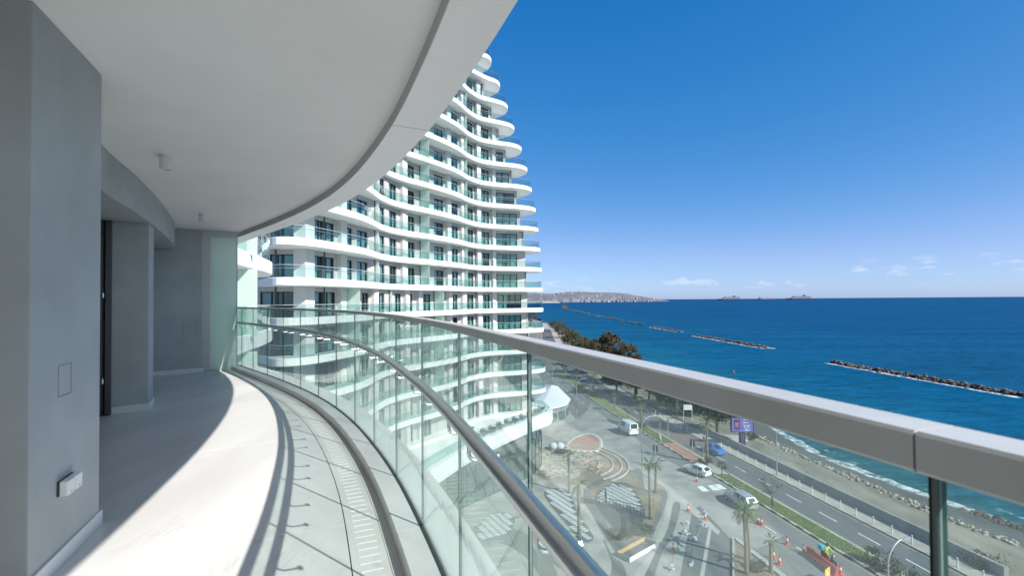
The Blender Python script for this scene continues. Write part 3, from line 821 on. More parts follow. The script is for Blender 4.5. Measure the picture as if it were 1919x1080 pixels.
# ================================================================ sea, land, roads
def sea_material():
    m = bpy.data.materials.new('sea'); m.use_nodes = True
    n, l = m.node_tree.nodes, m.node_tree.links
    b = n['Principled BSDF']
    b.inputs['Roughness'].default_value = 0.28
    b.inputs['Specular IOR Level'].default_value = 0.10
    tc = n.new('ShaderNodeTexCoord'); sp = n.new('ShaderNodeSeparateXYZ')
    l.new(tc.outputs['Object'], sp.inputs[0])
    # distance offshore: shoreline runs about x = 62 - 0.13 y near the promenade
    ma = n.new('ShaderNodeMath'); ma.operation = 'MULTIPLY_ADD'; ma.inputs[1].default_value = 0.13; 
    l.new(sp.outputs['Y'], ma.inputs[0]); l.new(sp.outputs['X'], ma.inputs[2])
    nz = n.new('ShaderNodeTexNoise'); nz.inputs['Scale'].default_value = 0.02; nz.inputs['Detail'].default_value = 5
    l.new(tc.outputs['Object'], nz.inputs['Vector'])
    mb_ = n.new('ShaderNodeMath'); mb_.operation = 'MULTIPLY_ADD'; mb_.inputs[1].default_value = 60.0
    l.new(nz.outputs['Fac'], mb_.inputs[0]); l.new(ma.outputs[0], mb_.inputs[2])
    mr = n.new('ShaderNodeMapRange'); mr.inputs['From Min'].default_value = 82; mr.inputs['From Max'].default_value = 420
    l.new(mb_.outputs[0], mr.inputs['Value'])
    cr = n.new('ShaderNodeValToRGB'); e = cr.color_ramp.elements
    e[0].position = 0.0; e[0].color = (0.055, 0.15, 0.155, 1)
    e[1].position = 1.0; e[1].color = (0.0003, 0.062, 0.160, 1)
    q = e.new(0.06); q.color = (0.008, 0.125, 0.185, 1)
    q = e.new(0.20); q.color = (0.0006, 0.080, 0.165, 1)
    l.new(mr.outputs[0], cr.inputs[0])
    # wind streaks
    mp = n.new('ShaderNodeMapping'); mp.inputs['Scale'].default_value = (0.006, 0.035, 1); mp.inputs['Rotation'].default_value = (0, 0, R(14))
    l.new(tc.outputs['Object'], mp.inputs[0])
    n2 = n.new('ShaderNodeTexNoise'); n2.inputs['Scale'].default_value = 1.0; n2.inputs['Detail'].default_value = 7; n2.inputs['Roughness'].default_value = 0.65
    l.new(mp.outputs[0], n2.inputs['Vector'])
    r2 = n.new('ShaderNodeMapRange'); r2.inputs['From Min'].default_value = 0.3; r2.inputs['From Max'].default_value = 0.7; r2.inputs['To Min'].default_value = 0.72; r2.inputs['To Max'].default_value = 1.22
    l.new(n2.outputs['Fac'], r2.inputs['Value'])
    mx = n.new('ShaderNodeMix'); mx.data_type = 'RGBA'; mx.blend_type = 'MULTIPLY'; mx.inputs[0].default_value = 1
    l.new(cr.outputs[0], mx.inputs[6]); l.new(r2.outputs[0], mx.inputs[7])
    mw = n.new('ShaderNodeMapping'); mw.inputs['Scale'].default_value = (0.10, 0.42, 1); mw.inputs['Rotation'].default_value = (0, 0, R(-12))
    l.new(tc.outputs['Object'], mw.inputs[0])
    n4 = n.new('ShaderNodeTexNoise'); n4.inputs['Scale'].default_value = 1.0; n4.inputs['Detail'].default_value = 6; n4.inputs['Roughness'].default_value = 0.7
    l.new(mw.outputs[0], n4.inputs['Vector'])
    r4 = n.new('ShaderNodeMapRange'); r4.inputs['From Min'].default_value = 0.32; r4.inputs['From Max'].default_value = 0.68; r4.inputs['To Min'].default_value = 0.62; r4.inputs['To Max'].default_value = 1.38
    l.new(n4.outputs['Fac'], r4.inputs['Value'])
    mx2 = n.new('ShaderNodeMix'); mx2.data_type = 'RGBA'; mx2.blend_type = 'MULTIPLY'; mx2.inputs[0].default_value = 1
    l.new(mx.outputs[2], mx2.inputs[6]); l.new(r4.outputs[0], mx2.inputs[7])
    l.new(mx2.outputs[2], b.inputs['Base Color'])
    m3 = n.new('ShaderNodeMapping'); m3.inputs['Scale'].default_value = (0.55, 1.0, 1); m3.inputs['Rotation'].default_value = (0, 0, R(-20))
    l.new(tc.outputs['Object'], m3.inputs[0])
    w1 = n.new('ShaderNodeTexNoise'); w1.inputs['Scale'].default_value = 0.35; w1.inputs['Detail'].default_value = 8; w1.inputs['Roughness'].default_value = 0.62
    l.new(m3.outputs[0], w1.inputs['Vector'])
    bp = n.new('ShaderNodeBump'); bp.inputs['Strength'].default_value = 0.9; bp.inputs['Distance'].default_value = 0.9
    l.new(w1.outputs['Fac'], bp.inputs['Height'])
    # choppy water: mostly body colour, a little broad sky reflection off the wave facets
    n.remove(b)
    df = n.new('ShaderNodeBsdfDiffuse'); gs = n.new('ShaderNodeBsdfGlossy'); gs.inputs['Roughness'].default_value = 0.22
    lw = n.new('ShaderNodeLayerWeight'); lw.inputs[0].default_value = 0.35
    fm = n.new('ShaderNodeMath'); fm.operation = 'MULTIPLY_ADD'; fm.inputs[1].default_value = 0.07; fm.inputs[2].default_value = 0.02
    ms = n.new('ShaderNodeMixShader')
    l.new(mx2.outputs[2], df.inputs[0]); l.new(bp.outputs[0], df.inputs['Normal']); l.new(bp.outputs[0], gs.inputs['Normal']); l.new(bp.outputs[0], lw.inputs['Normal'])
    l.new(lw.outputs['Facing'], fm.inputs[0]); l.new(fm.outputs[0], ms.inputs[0]); l.new(df.outputs[0], ms.inputs[1]); l.new(gs.outputs[0], ms.inputs[2])
    l.new(ms.outputs[0], n['Material Output'].inputs[0])
    MATS['sea'] = m
sea_material()
SEA = -2.0
s = MB().add([(-40000, -3000, SEA), (60000, -3000, SEA), (60000, 60000, SEA), (-40000, 60000, SEA)], [(0, 1, 2, 3)]).build('sea', 'sea')
tag(s, kind='structure')

mat('ground_pale', (0.34, 0.33, 0.305), 0.9, var=0.32, scale=0.25, bump=0.2, bscale=3, detail=9)
mat('asphalt', (0.165, 0.165, 0.16), 0.9, var=0.28, scale=0.7, stretch=(1, 0.16, 1), bump=0.2, bscale=8, detail=10)
mat('asphalt_dusty', (0.27, 0.262, 0.245), 0.9, var=0.33, scale=0.30, bump=0.2, bscale=8, detail=10)
mat('asphalt_dark', (0.105, 0.112, 0.118), 0.9, var=0.22, scale=0.8, bump=0.2, bscale=8, detail=10, stretch=(1, 0.12, 1))
mat('road_paint', (0.74, 0.74, 0.72), 0.7, var=0.18, scale=1.5)
mat('paint_yellow', (0.50, 0.40, 0.18), 0.7, var=0.2, scale=1.5)
mat('kerb_concrete', (0.40, 0.38, 0.34), 0.9, var=0.2, scale=0.8)
mat('kerb_black', (0.05, 0.05, 0.05), 0.8, var=0.2, scale=0.8)
mat('pavers', (0.36, 0.33, 0.29), 0.9, var=0.16, scale=0.6)
mat('brick_red', (0.34, 0.17, 0.12), 0.9, var=0.25, scale=1.1)
mat('grass', (0.12, 0.175, 0.05), 0.95, var=0.3, scale=0.6, col2=(0.21, 0.25, 0.09), detail=9)
mat('grass_blade', (0.17, 0.235, 0.07), 0.9, var=0.25, scale=0.7)
mat('wall_concrete', (0.27, 0.28, 0.28), 0.9, var=0.25, scale=0.5, detail=9)
mat('beach_gravel', (0.13, 0.12, 0.092), 0.95, var=0.28, col2=(0.27, 0.25, 0.20), scale=0.35, stretch=(1, 0.35, 1), bump=0.4, bscale=2.5, detail=12)
mat('beach_wet', (0.105, 0.105, 0.088), 0.6, var=0.25, scale=0.3, detail=10)
mat('rock_pale', (0.38, 0.335, 0.265), 0.95, var=0.25, scale=0.8)
mat('rock_dark', (0.035, 0.03, 0.027), 0.9, var=0.5, scale=0.5, col2=(0.17, 0.14, 0.11))
mat('dry_soil', (0.21, 0.165, 0.115), 0.95, var=0.35, scale=0.35, detail=11)

def foam_mat(name, lo, hi, sc_):
    m = bpy.data.materials.new(name); m.use_nodes = True
    n, l = m.node_tree.nodes, m.node_tree.links
    b = n['Principled BSDF']; b.inputs['Base Color'].default_value = (0.80, 0.83, 0.84, 1); b.inputs['Roughness'].default_value = 0.9
    tc = n.new('ShaderNodeTexCoord'); t = n.new('ShaderNodeTexNoise'); t.inputs['Scale'].default_value = sc_; t.inputs['Detail'].default_value = 10; t.inputs['Roughness'].default_value = 0.72
    mr = n.new('ShaderNodeMapRange'); mr.inputs['From Min'].default_value = lo; mr.inputs['From Max'].default_value = hi
    l.new(tc.outputs['Object'], t.inputs['Vector']); l.new(t.outputs['Fac'], mr.inputs['Value']); l.new(mr.outputs[0], b.inputs['Alpha'])
    MATS[name] = m
foam_mat('foam', 0.40, 0.62, 0.8)
foam_mat('foam_thin', 0.56, 0.72, 0.35)

def xi(tab):
    t = sorted(tab); ys = [a for a, b in t]; xs = [b for a, b in t]
    return lambda y: float(np.interp(y, ys, xs))
ML = xi([(-60, 44), (5, 39.4), (30, 35.2), (46.5, 32.6), (49.2, 31.95), (57.7, 30.5), (66, 29.0), (76.7, 27.1), (85.4, 25.6), (93.4, 24.2), (108.6, 21.8), (121.7, 19.9), (141.8, 17.4), (167.5, 15.2), (220, 13.4), (300, 15.5), (420, 22), (700, 22)])
MR = xi([(-60, 47.5), (5, 42.4), (30, 38.0), (46.9, 35.1), (61.1, 32.5), (79.3, 29.4), (86.6, 28.2), (99.6, 26), (112, 24.3), (127, 22.6), (141.8, 20.6), (175, 17.9), (220, 16.4), (300, 18.5), (420, 25), (700, 25)])
RR = xi([(-60, 57), (5, 47.2), (30, 42.9), (48.4, 40.2), (55.2, 39.05), (67.1, 37.1), (80, 34.9), (94, 32.4), (108.7, 29.9), (127, 27.8), (175, 24.6), (220, 23.5), (300, 26), (420, 33), (700, 33)])
SWK = xi([(-60, 61.5), (5, 50.5), (30, 45.9), (51.6, 42.35), (70.5, 39.2), (89.6, 36.2), (108.7, 33.0), (127, 31), (175, 28.6), (220, 27.5), (300, 30), (420, 37), (700, 37)])
SHW = xi([(-400, 150), (-60, 92), (0, 76), (20, 69.5)] + [(y, x) for x, y in [(59.64, 56.98), (58.71, 60.48), (56.99, 63.63), (55.69, 68.23), (54.95, 71.61), (54.21, 75.35), (52.7, 79.77), (52.71, 88.05), (54.0, 98.61), (54.93, 113.65)]] + [(190, 52), (230, 46), (300, 40), (420, 44), (600, 40), (1000, 10), (2000, -60), (3200, -200)])
YS = [-60, -30, -10, 5, 18, 30, 38, 44] + [46 + 2.5*i for i in range(52)] + [180, 195, 210, 230, 250, 280, 320, 370, 420, 520, 700, 1000, 1500, 2300, 3200]
def ribbon(fa, fb, z, y0=-1e9, y1=1e9, step=None):
    ys = [y for y in YS if y0 < y < y1]
    if y0 > -1e8: ys = [y0] + ys
    if y1 < 1e8: ys = ys + [y1]
    za = z if callable(z) else (lambda y: (z, z))
    return [(fa(y), y, za(y)[0]) for y in ys], [(fb(y), y, za(y)[1]) for y in ys]
def strip_obj(name, fa, fb, z, material, y0=-1e9, y1=1e9, parent=None, kind='structure'):
    A, B = ribbon(fa, fb, z, y0, y1)
    o = MB().strip(A, B).build(name, material, parent)
    if parent is None: tag(o, kind=kind)
    return o
# land: pale ground to the left of the beach, one sheet
A, B = ribbon(lambda y: -6000, lambda y: SWK(y) if y < 700 else SHW(y) - 12, 0.0)
tag(MB().strip(B, A).build('ground', 'ground_pale'), kind='structure')
# beach: from the promenade wall down under the water
RK = xi([(-60, 83), (0, 68), (20, 62)] + [(y, x) for x, y in [(52.14, 49.86), (50.56, 54.52), (49.81, 61.06), (48.79, 64.44), (48.37, 68.2), (47.26, 74.53), (46.13, 83.32), (44.6, 92.61)]] + [(175, 46), (230, 40.5), (300, 36), (420, 41), (600, 38)])
prof = [(0.0, 0.25, 'SW'), (0.5, -0.1, 'mid'), (1.0, -0.55, 'RK'), (1.5, -1.4, 'm2'), (2.0, -2.02, 'SH'), (3.0, -3.2, 'deep')]
ys = [y for y in YS if y <= 700]
rows = []
for t_, z_, nm in prof:
    row = []
    for y in ys:
        a_, r_, s_ = SWK(y) + 0.1, RK(y), SHW(y)
        x = {'SW': a_, 'mid': (a_ + r_)/2, 'RK': r_, 'm2': (r_ + s_)/2, 'SH': s_, 'deep': s_ + 9}[nm]
        row.append((x + 0.5*mnoise.noise(Vector((y*0.13, t_*7, 0))), y, z_ + (0.12*mnoise.noise(Vector((y*0.21, t_*3, 4))) if 0 < t_ < 3 else 0)))
    rows.append(row)
b1 = MB(); b1.strip(rows[1], rows[0]); b1.strip(rows[2], rows[1]); tag(b1.build('beach', 'beach_gravel'), kind='structure')
b2 = MB(); b2.strip(rows[3], rows[2]); b2.strip(rows[4], rows[3]); b2.strip(rows[5], rows[4]); tag(b2.build('wet_beach', 'beach_wet'), kind='structure')
# surf along the waterline
def surf(fo, w, z, material, y0, y1, sd):
    A, B = [], []
    y = y0
    while y <= y1:
        j = 1.1*mnoise.noise(Vector((y*0.16, sd, 0))) + 0.5*mnoise.noise(Vector((y*0.6, sd, 3)))
        A.append((SHW(y) + fo + j, y, z)); B.append((SHW(y) + fo + j + w*(0.8 + 0.5*mnoise.noise(Vector((y*0.22, sd, 9)))), y, z)); y += 1.5
    return MB().strip(B, A)
sf = surf(-0.4, 2.3, SEA + 0.03, 'foam', 20, 420, 1.0).build('surf', 'foam'); tag(sf, kind='stuff')
sf = surf(2.6, 3.2, SEA + 0.02, 'foam_thin', 20, 420, 5.0).build('surf', 'foam_thin'); tag(sf, kind='stuff')
# rubble line at the top of the wet beach
def rock_into(mb, c, r, rnd, sub=1, mi=0):
    bm = bmesh.new(); bmesh.ops.create_icosphere(bm, subdivisions=sub, radius=1.0)
    sx, sy, sz = rnd.uniform(.7, 1.3), rnd.uniform(.7, 1.3), rnd.uniform(.45, .85)
    o = Vector((rnd.uniform(0, 99), rnd.uniform(0, 99), 0))
    vs = []
    for v in bm.verts:
        f = 1 + 0.38*mnoise.noise(v.co*1.4 + o)
        vs.append((c[0] + v.co.x*r*sx*f, c[1] + v.co.y*r*sy*f, c[2] + v.co.z*r*sz*f))
    bm.verts.index_update()
    mb.add(vs, [tuple(v.index for v in f.verts) for f in bm.faces], mi); bm.free()
rr = random.Random(3)
m = MB()
for i in range(1500):
    y = 36 + 150*(i/1500)**1.15
    dens = 0.5 + 0.5*mnoise.noise(Vector((y*0.11, 2.2, 0)))
    if rr.random() > 0.35 + 0.9*dens: continue
    rock_into(m, (RK(y) + rr.gauss(0.2, 0.45), y + rr.uniform(-.3, .3), -0.5 + rr.uniform(-.1, .15)), rr.uniform(0.08, 0.32), rr)
tag(m.build('beach_rubble', 'rock_pale'), 'line of pale rubble stones along the beach', 'rubble', kind='stuff')
m = MB()
for i in range(420):
    y = 44 + rr.random()*18; rock_into(m, (SHW(y) - 0.6 + rr.gauss(0, 0.8), y, SEA + 0.1), rr.uniform(0.12, 0.4), rr, 1)
tag(m.build('shore_stones', 'rock_dark'), 'dark wet stones at the waterline', 'stones', kind='stuff')

# roads
strip_obj('coast_road_seaward', lambda y: MR(y), lambda y: RR(y), 0.006, 'asphalt_dark', y1=420).data.flip_normals()
LLX = xi([(-60, 34), (5, 30), (30, 26.4), (44.5, 24.4), (50.3, 23.4), (60, 21.0), (75, 17.5), (90, 13.5), (110, 12.9), (130, 11.5), (167, 8.3), (220, 7.5), (300, 9.5), (420, 16), (700, 16)])
strip_obj('coast_road_landward', LLX, ML, 0.006, 'asphalt', y1=420).data.flip_normals()
# dusty junction mouth towards the tower
tag(MB().sheet([(21.8, 52.11), (20.86, 58.16), (20.2, 64.7), (18.84, 70.68), (17.74, 74.11), (13.31, 76.68), (9.44, 79.4), (7.35, 82.28), (7.36, 89.99), (8.15, 94.39), (11.19, 99.19), (15.16, 105.44), (16.86, 110.46), (19.03, 117.76), (19.65, 102.94), (22.14, 88.23), (23.65, 77.48), (25.62, 71.19), (27.35, 67.8), (28.32, 59.08), (28.73, 51.77), (24.53, 49.08)], 0.011).build('junction_road', 'asphalt_dusty'), kind='structure')
# promenade pavement with kerb
A, B = ribbon(lambda y: RR(y) + 0.18, SWK, 0.12, y1=420)
tag(MB().strip(B, A).build('promenade', 'pavers'), kind='structure')
kb = MB(); ys_ = [y for y in YS if y <= 420]
extr = lambda f0, f1, z0, z1: MB().loft([[(f0(y), y, z0), (f1(y), y, z0), (f1(y), y, z1), (f0(y), y, z1)] for y in ys_])
tag(extr(lambda y: RR(y), lambda y: RR(y) + 0.18, -0.02, 0.125).build('promenade_kerb', 'kerb_concrete'), kind='structure')
# median: kerbs, grass, red brick crossing
def in_gap(y): return 62.0 < y < 84.5
def med_piece(y0, y1, nm, material, z, ins=0.25, parent=None):
    ys2 = [y0 + (y1 - y0)*i/24 for i in range(25)]
    A = [(ML(y) + ins, y, z) for y in ys2]; B = [(MR(y) - ins, y, z) for y in ys2]
    return MB().strip(B, A).build(nm, material, parent)
def med_kerb(y0, y1, parent):
    ys2 = [y0 + (y1 - y0)*i/30 for i in range(31)]
    for side in (0, 1):
        m = MB(); 
        f0 = (lambda y: ML(y) - 0.02) if side == 0 else (lambda y: MR(y) - 0.27)
        m.loft([[(f0(y), y, -0.01), (f0(y) + 0.29, y, -0.01), (f0(y) + 0.29, y, 0.14), (f0(y), y, 0.14)] for y in ys2])
        m.build('kerb', 'kerb_concrete', parent)
    if side is not None:
        # black and white painted kerb blocks along the landward side
        y = y0 + 0.5
        while y < y1 - 1.2 and y < 130:
            mm = MB(); x0 = ML(y) - 0.03; x1 = ML(y + 1.0) - 0.03
            mm.add([(x0, y, 0.0), (x1, y + 1.0, 0.0), (x1, y + 1.0, 0.144), (x0, y, 0.144), (x0 + 0.16, y, 0.144), (x1 + 0.16, y + 1.0, 0.144)], [(0, 1, 2, 3), (3, 2, 5, 4)])
            mm.build('painted_block', 'kerb_black', parent); y += 2.0
def grass_tufts(y0, y1, seed, n, parent):
    rnd = random.Random(seed); m = MB()
    for i in range(n):
        y = rnd.uniform(y0, y1); x = rnd.uniform(ML(y) + 0.3, MR(y) - 0.3)
        h = rnd.uniform(0.05, 0.13); a_ = rnd.uniform(0, 6.28); w = rnd.uniform(0.02, 0.06)
        m.add([(x - w*math.cos(a_), y - w*math.sin(a_), 0.12), (x + w*math.cos(a_), y + w*math.sin(a_), 0.12), (x + rnd.uniform(-.04, .04), y + rnd.uniform(-.04, .04), 0.12 + h)], [(0, 1, 2)])
    tag(m.build('grass_blades', 'grass_blade', parent), kind='stuff')
for i, (y0, y1) in enumerate(((46.3, 69.5), (84.8, 96.0), (97.2, 168))):
    g = med_piece(y0, y1, 'median_grass', 'grass', 0.125); tag(g, kind='structure')
    med_kerb(y0, y1, g); grass_tufts(y0, y1, i, 9000 if i < 2 else 5000, g)
for y0, y1 in ((96.0, 97.2), (168, 420)):
    g = med_piece(y0, y1, 'median_soil', 'dry_soil', 0.11); tag(g, kind='structure'); med_kerb(y0, y1, g)
g = med_piece(42.0, 46.3, 'median_paving', 'pavers', 0.12); tag(g, kind='structure'); med_kerb(20, 46.3, g)
g = med_piece(20.0, 42.0, 'median_soil', 'dry_soil', 0.11); tag(g, kind='structure')
g = med_piece(69.5, 75.0, 'median_paving', 'pavers', 0.10); tag(g, kind='structure')
g = med_piece(75.0, 84.8, 'brick_crossing', 'brick_red', 0.12); tag(g, kind='structure'); med_kerb(75, 84.8, g)
# brick island crossing continues as tinted paving over the seaward lanes
ys2 = [84 + 12*i/10 for i in range(11)]
mat('crossing_tint', (0.17, 0.135, 0.125), 0.9, var=0.15, scale=0.8)
tag(MB().strip([(RR(y) - 0.1, y, 0.012) for y in ys2], [(MR(y) + 0.1, y, 0.012) for y in ys2]).build('crossing_road', 'crossing_tint'), kind='structure')
# lane dashes
mk = bpy.data.objects.new('road_markings', None); COL.objects.link(mk); tag(mk, kind='structure')
def dash(f, y, ln, w, z, name='lane_dash', mm='road_paint'):
    x0, x1 = f(y), f(y + ln); 
    MB().add([(x0 - w/2, y, z), (x0 + w/2, y, z), (x1 + w/2, y + ln, z), (x1 - w/2, y + ln, z)], [(0, 1, 2, 3)]).build(name, mm, mk)
y = 34
while y < 190:
    if not 82 < y < 97: dash(lambda t: (MR(t) + RR(t))/2, y, 2.6, 0.14, 0.0165)
    y += 5.2
y = 36
while y < 180:
    if not 60 < y < 88: dash(lambda t: ML(t) - 3.3, y, 2.6, 0.13, 0.0165)
    y += 5.4
for f_, nm in ((lambda t: MR(t) + 0.35, 'edge_line'), (lambda t: RR(t) - 0.35, 'edge_line')):
    y = 30
    while y < 150:
        if f_(y) and not (83 < y < 97): dash(f_, y, 6.0, 0.09, 0.0165, nm, 'paint_yellow')
        y += 6.0
y = 20
while y < 68:
    dash(lambda t: ML(t) - 0.4, y, 6.0, 0.10, 0.0165, 'edge_line', 'paint_yellow'); y += 6.0
# arrow heads and stop dashes at the junction
for (u0, u1) in (((25.2, 64.6), 0), ((26.75, 64.94), 0), ((27.76, 65.29), 0)):
    MB().add([(u0[0]-0.5, u0[1]-0.9, 0.0165), (u0[0]+0.5, u0[1]-0.9, 0.0165), (u0[0]+0.25, u0[1]+0.9, 0.0165), (u0[0]-0.55, u0[1]+0.7, 0.0165)], [(0, 1, 2, 3)]).build('arrow_mark', 'road_paint', mk)
# promenade wall
wall_f = lambda y: SWK(y)
pw_ = MB()
ysw = [43.5 + (92 - 43.5)*i/40 for i in range(41)]
pw_.loft([[(SWK(y) - 0.02, y, 0.0), (SWK(y) + 0.40, y, -0.3), (SWK(y) + 0.40, y, 1.05), (SWK(y) + 0.36, y, 1.1), (SWK(y) + 0.02, y, 1.1), (SWK(y) - 0.02, y, 1.06)] for y in ysw])
tag(pw_.build('promenade_wall', 'wall_concrete'), 'long low grey concrete wall between promenade and beach', 'wall')

wall_o = bpy.data.objects['promenade_wall']
mat('graffiti', (0.06, 0.07, 0.09), 0.8)
rg = random.Random(4)
gy0, gy1 = 67.6, 60.2
for i in range(17):
    y = gy0 + (gy1 - gy0)*(i + rg.uniform(-.2, .2))/16
    if 5 < i < 9 and rg.random() < .6: continue
    h0, h1 = rg.uniform(0.25, 0.5), rg.uniform(0.8, 1.0)
    m = MB(); x = SWK(y) - 0.026
    m.add([(x, y, h0), (x, y + 0.13, h0), (x, y + 0.13, h1), (x, y, h1)], [(0, 1, 2, 3)])
    if rg.random() < .6: zz = rg.choice((h0, (h0+h1)/2, h1 - .1)); m.add([(x, y - 0.28, zz), (x, y, zz), (x, y, zz + 0.1), (x, y - 0.28, zz + 0.1)], [(0, 1, 2, 3)])
    m.build('graffiti_letter', 'graffiti', wall_o)
cp_ = (39.42, 87.45)
tag(MB().prism([(cp_[0] + 2.6*math.cos(a_*0.3142), cp_[1] + 2.2*math.sin(a_*0.3142)) for a_ in range(20)], -0.2, 0.13).build('concrete_pad', 'kerb_concrete'), kind='structure')
# ---------------------------------------------------------------- plaza at the foot of the buildings
mat('plaza_path', (0.125, 0.125, 0.118), 0.9, var=0.12, scale=0.5)
mat('plaza_stone', (0.29, 0.285, 0.255), 0.85, var=0.22, scale=0.5, detail=9)
mat('plaza_light', (0.37, 0.36, 0.325), 0.85, var=0.16, scale=0.5)
mat('pool_dark', (0.05, 0.052, 0.052), 0.5, var=0.3, scale=0.4)
mat('tile_white', (0.50, 0.51, 0.50), 0.6, var=0.06, scale=1)
mat('tile_dark', (0.10, 0.105, 0.105), 0.7, var=0.2, scale=0.5)
def smooth_poly(pts, n=6):
    P = pts + pts[:3]
    c = catmull(P, n); k = n
    return [tuple(q) for q in c[k:k + len(pts)*n]]
def sheet(name, pts, z, material, sm=True, th=None):
    p = smooth_poly(pts) if sm else pts
    m = MB()
    if th: m.prism(p, z - th, z, bottom=False)
    else: m.sheet(p, z)
    o = m.build(name, material); tag(o, kind='structure'); return o
sheet('plaza', [(-10.84, 37.63), (-10.79, 48.55), (-6.92, 56.08), (-0.16, 64.18), (5.41, 72.51), (8.11, 75.29), (13.13, 71.23), (18.66, 70.04), (20.5, 62.41), (21.23, 57.43), (21.65, 51.76), (22.96, 51.28), (19.84, 44.01), (15.43, 34.08), (4.62, 31.43)], 0.008, 'plaza_stone', False)
# dark curving path round the sunken garden
ring_o = [(9.94, 65.81), (13.57, 69.51), (17.18, 71.81), (18.78, 71.34), (17.44, 64.21), (19.0, 64.72), (19.96, 63.28), (17.75, 57.78), (15.09, 52.57), (13.52, 49.24), (11.91, 49.05), (10.39, 48.26), (9.87, 50.91), (9.18, 57.63), (8.84, 61.3)]
sheet('plaza_path', ring_o, 0.0245, 'plaza_path', True)
ring_i = [(10.71, 65.24), (14.11, 68.46), (17.57, 70.27), (16.37, 63.87), (17.3, 62.47), (18.97, 62.78), (17.14, 58.08), (14.51, 52.57), (13.28, 51.2), (11.89, 51.22), (10.66, 52.04), (10.25, 59.39), (9.94, 62.27)]
sheet('garden_soil', ring_i, 0.0285, 'dry_soil', True)
lens = [(10.54, 62.59), (12.39, 65.39), (14.51, 66.87), (15.64, 66.08), (16.03, 62.84), (15.62, 58.54), (15.09, 56.14), (13.68, 53.81), (12.33, 53.09), (11.04, 53.85), (10.36, 57.18), (10.12, 60.16)]
sheet('sunken_court', lens, 0.0325, 'pool_dark', True)
def grid_tiles(name, poly, label, step=0.80, gap=0.17, ang=0.5, z=0.05, base_z=0.036):
    """white slabs set in a dark bed, clipped to an outline"""
    p = smooth_poly(poly)
    bed = MB().sheet(p, base_z).build(name, 'tile_dark'); tag(bed, kind='structure')
    def inside(x, y):
        c = False; j = len(p) - 1
        for i in range(len(p)):
            if (p[i][1] > y) != (p[j][1] > y) and x < (p[j][0]-p[i][0])*(y-p[i][1])/(p[j][1]-p[i][1]) + p[i][0]: c = not c
            j = i
        return c
    xs = [q[0] for q in p]; yy = [q[1] for q in p]
    cx, cy = (min(xs)+max(xs))/2, (min(yy)+max(yy))/2
    m = MB(); cnt = 0
    for i in range(-40, 41):
        for j in range(-40, 41):
            a_, b_ = i*step, j*step*0.62
            x = cx + a_*math.cos(ang) - b_*math.sin(ang); y = cy + a_*math.sin(ang) + b_*math.cos(ang)
            if inside(x, y) and inside(x+.3, y+.2) and inside(x-.3, y-.2):
                m.box((x, y, z - 0.02), (step - gap, step*0.62 - gap*0.62, 0.04), ang); cnt += 1
    tag(m.build('paving_slabs', 'tile_white', bed), kind='stuff')
grid_tiles('lattice_paving', [(10.58, 62.43), (12.35, 65.21), (14.47, 66.68), (15.59, 65.89), (15.98, 62.67), (15.58, 58.4), (15.26, 57.24), (13.96, 58.57), (12.26, 59.66), (10.47, 60.63)], '')
grid_tiles('lattice_paving', [(4.06, 64.1), (6.27, 65.14), (7.48, 63.34), (7.48, 59.13), (7.89, 55.71), (8.37, 52.67), (8.31, 51.27), (7.31, 50.62), (6.47, 52.7), (5.41, 56.57), (4.46, 60.26)], '')
grid_tiles('lattice_paving', [(-3.54, 56.03), (-2.06, 57.82), (-0.48, 57.65), (0.14, 55.57), (-0.45, 53.41), (-2.14, 51.66), (-3.52, 51.11), (-4.21, 52.86)], '')
grid_tiles('lattice_paving', [(2.98, 57.31), (4.62, 54.58), (6.18, 48.32), (4.81, 45.5), (3.01, 48.36), (2.15, 52.76)], '')
# pale walk between the lattice and the dark path
sheet('plaza_walk', [(7.77, 61.32), (8.61, 60.66), (8.99, 57.21), (9.53, 51.48), (9.01, 49.3), (8.06, 48.49), (7.36, 49.85), (8.31, 50.93), (8.41, 52.91), (7.93, 56.8), (7.61, 59.13)], 0.018, 'plaza_light', True)
sheet('plaza_walk', [(20.02, 62.42), (20.46, 61.09), (15.86, 51.39), (12.25, 44.53), (10.69, 44.13), (13.95, 49.23), (16.51, 54.4)], 0.0300, 'plaza_light', True)
sheet('plaza_path', [(19.69, 59.99), (20.28, 59.21), (17.2, 52.53), (14.6, 48.2), (12.34, 43.69), (11.53, 43.7), (14.22, 48.71), (17.02, 53.76)], 0.0345, 'plaza_path', True)
sheet('plaza_path', [(9.37, 51.26), (9.76, 47.77), (10.37, 46.33), (9.92, 42.92), (8.27, 40.69), (8.44, 43.74), (9.36, 46.35)], 0.0355, 'plaza_path', True)
# big arc bands close under our balcony
sheet('plaza_path', [(-6.96, 51.73), (-3.76, 54.72), (-0.16, 54.02), (2.6, 50.46), (3.98, 44.64), (2.71, 43.82), (1.14, 47.89), (-1.83, 50.75), (-4.99, 48.98)], 0.0275, 'plaza_path', True)
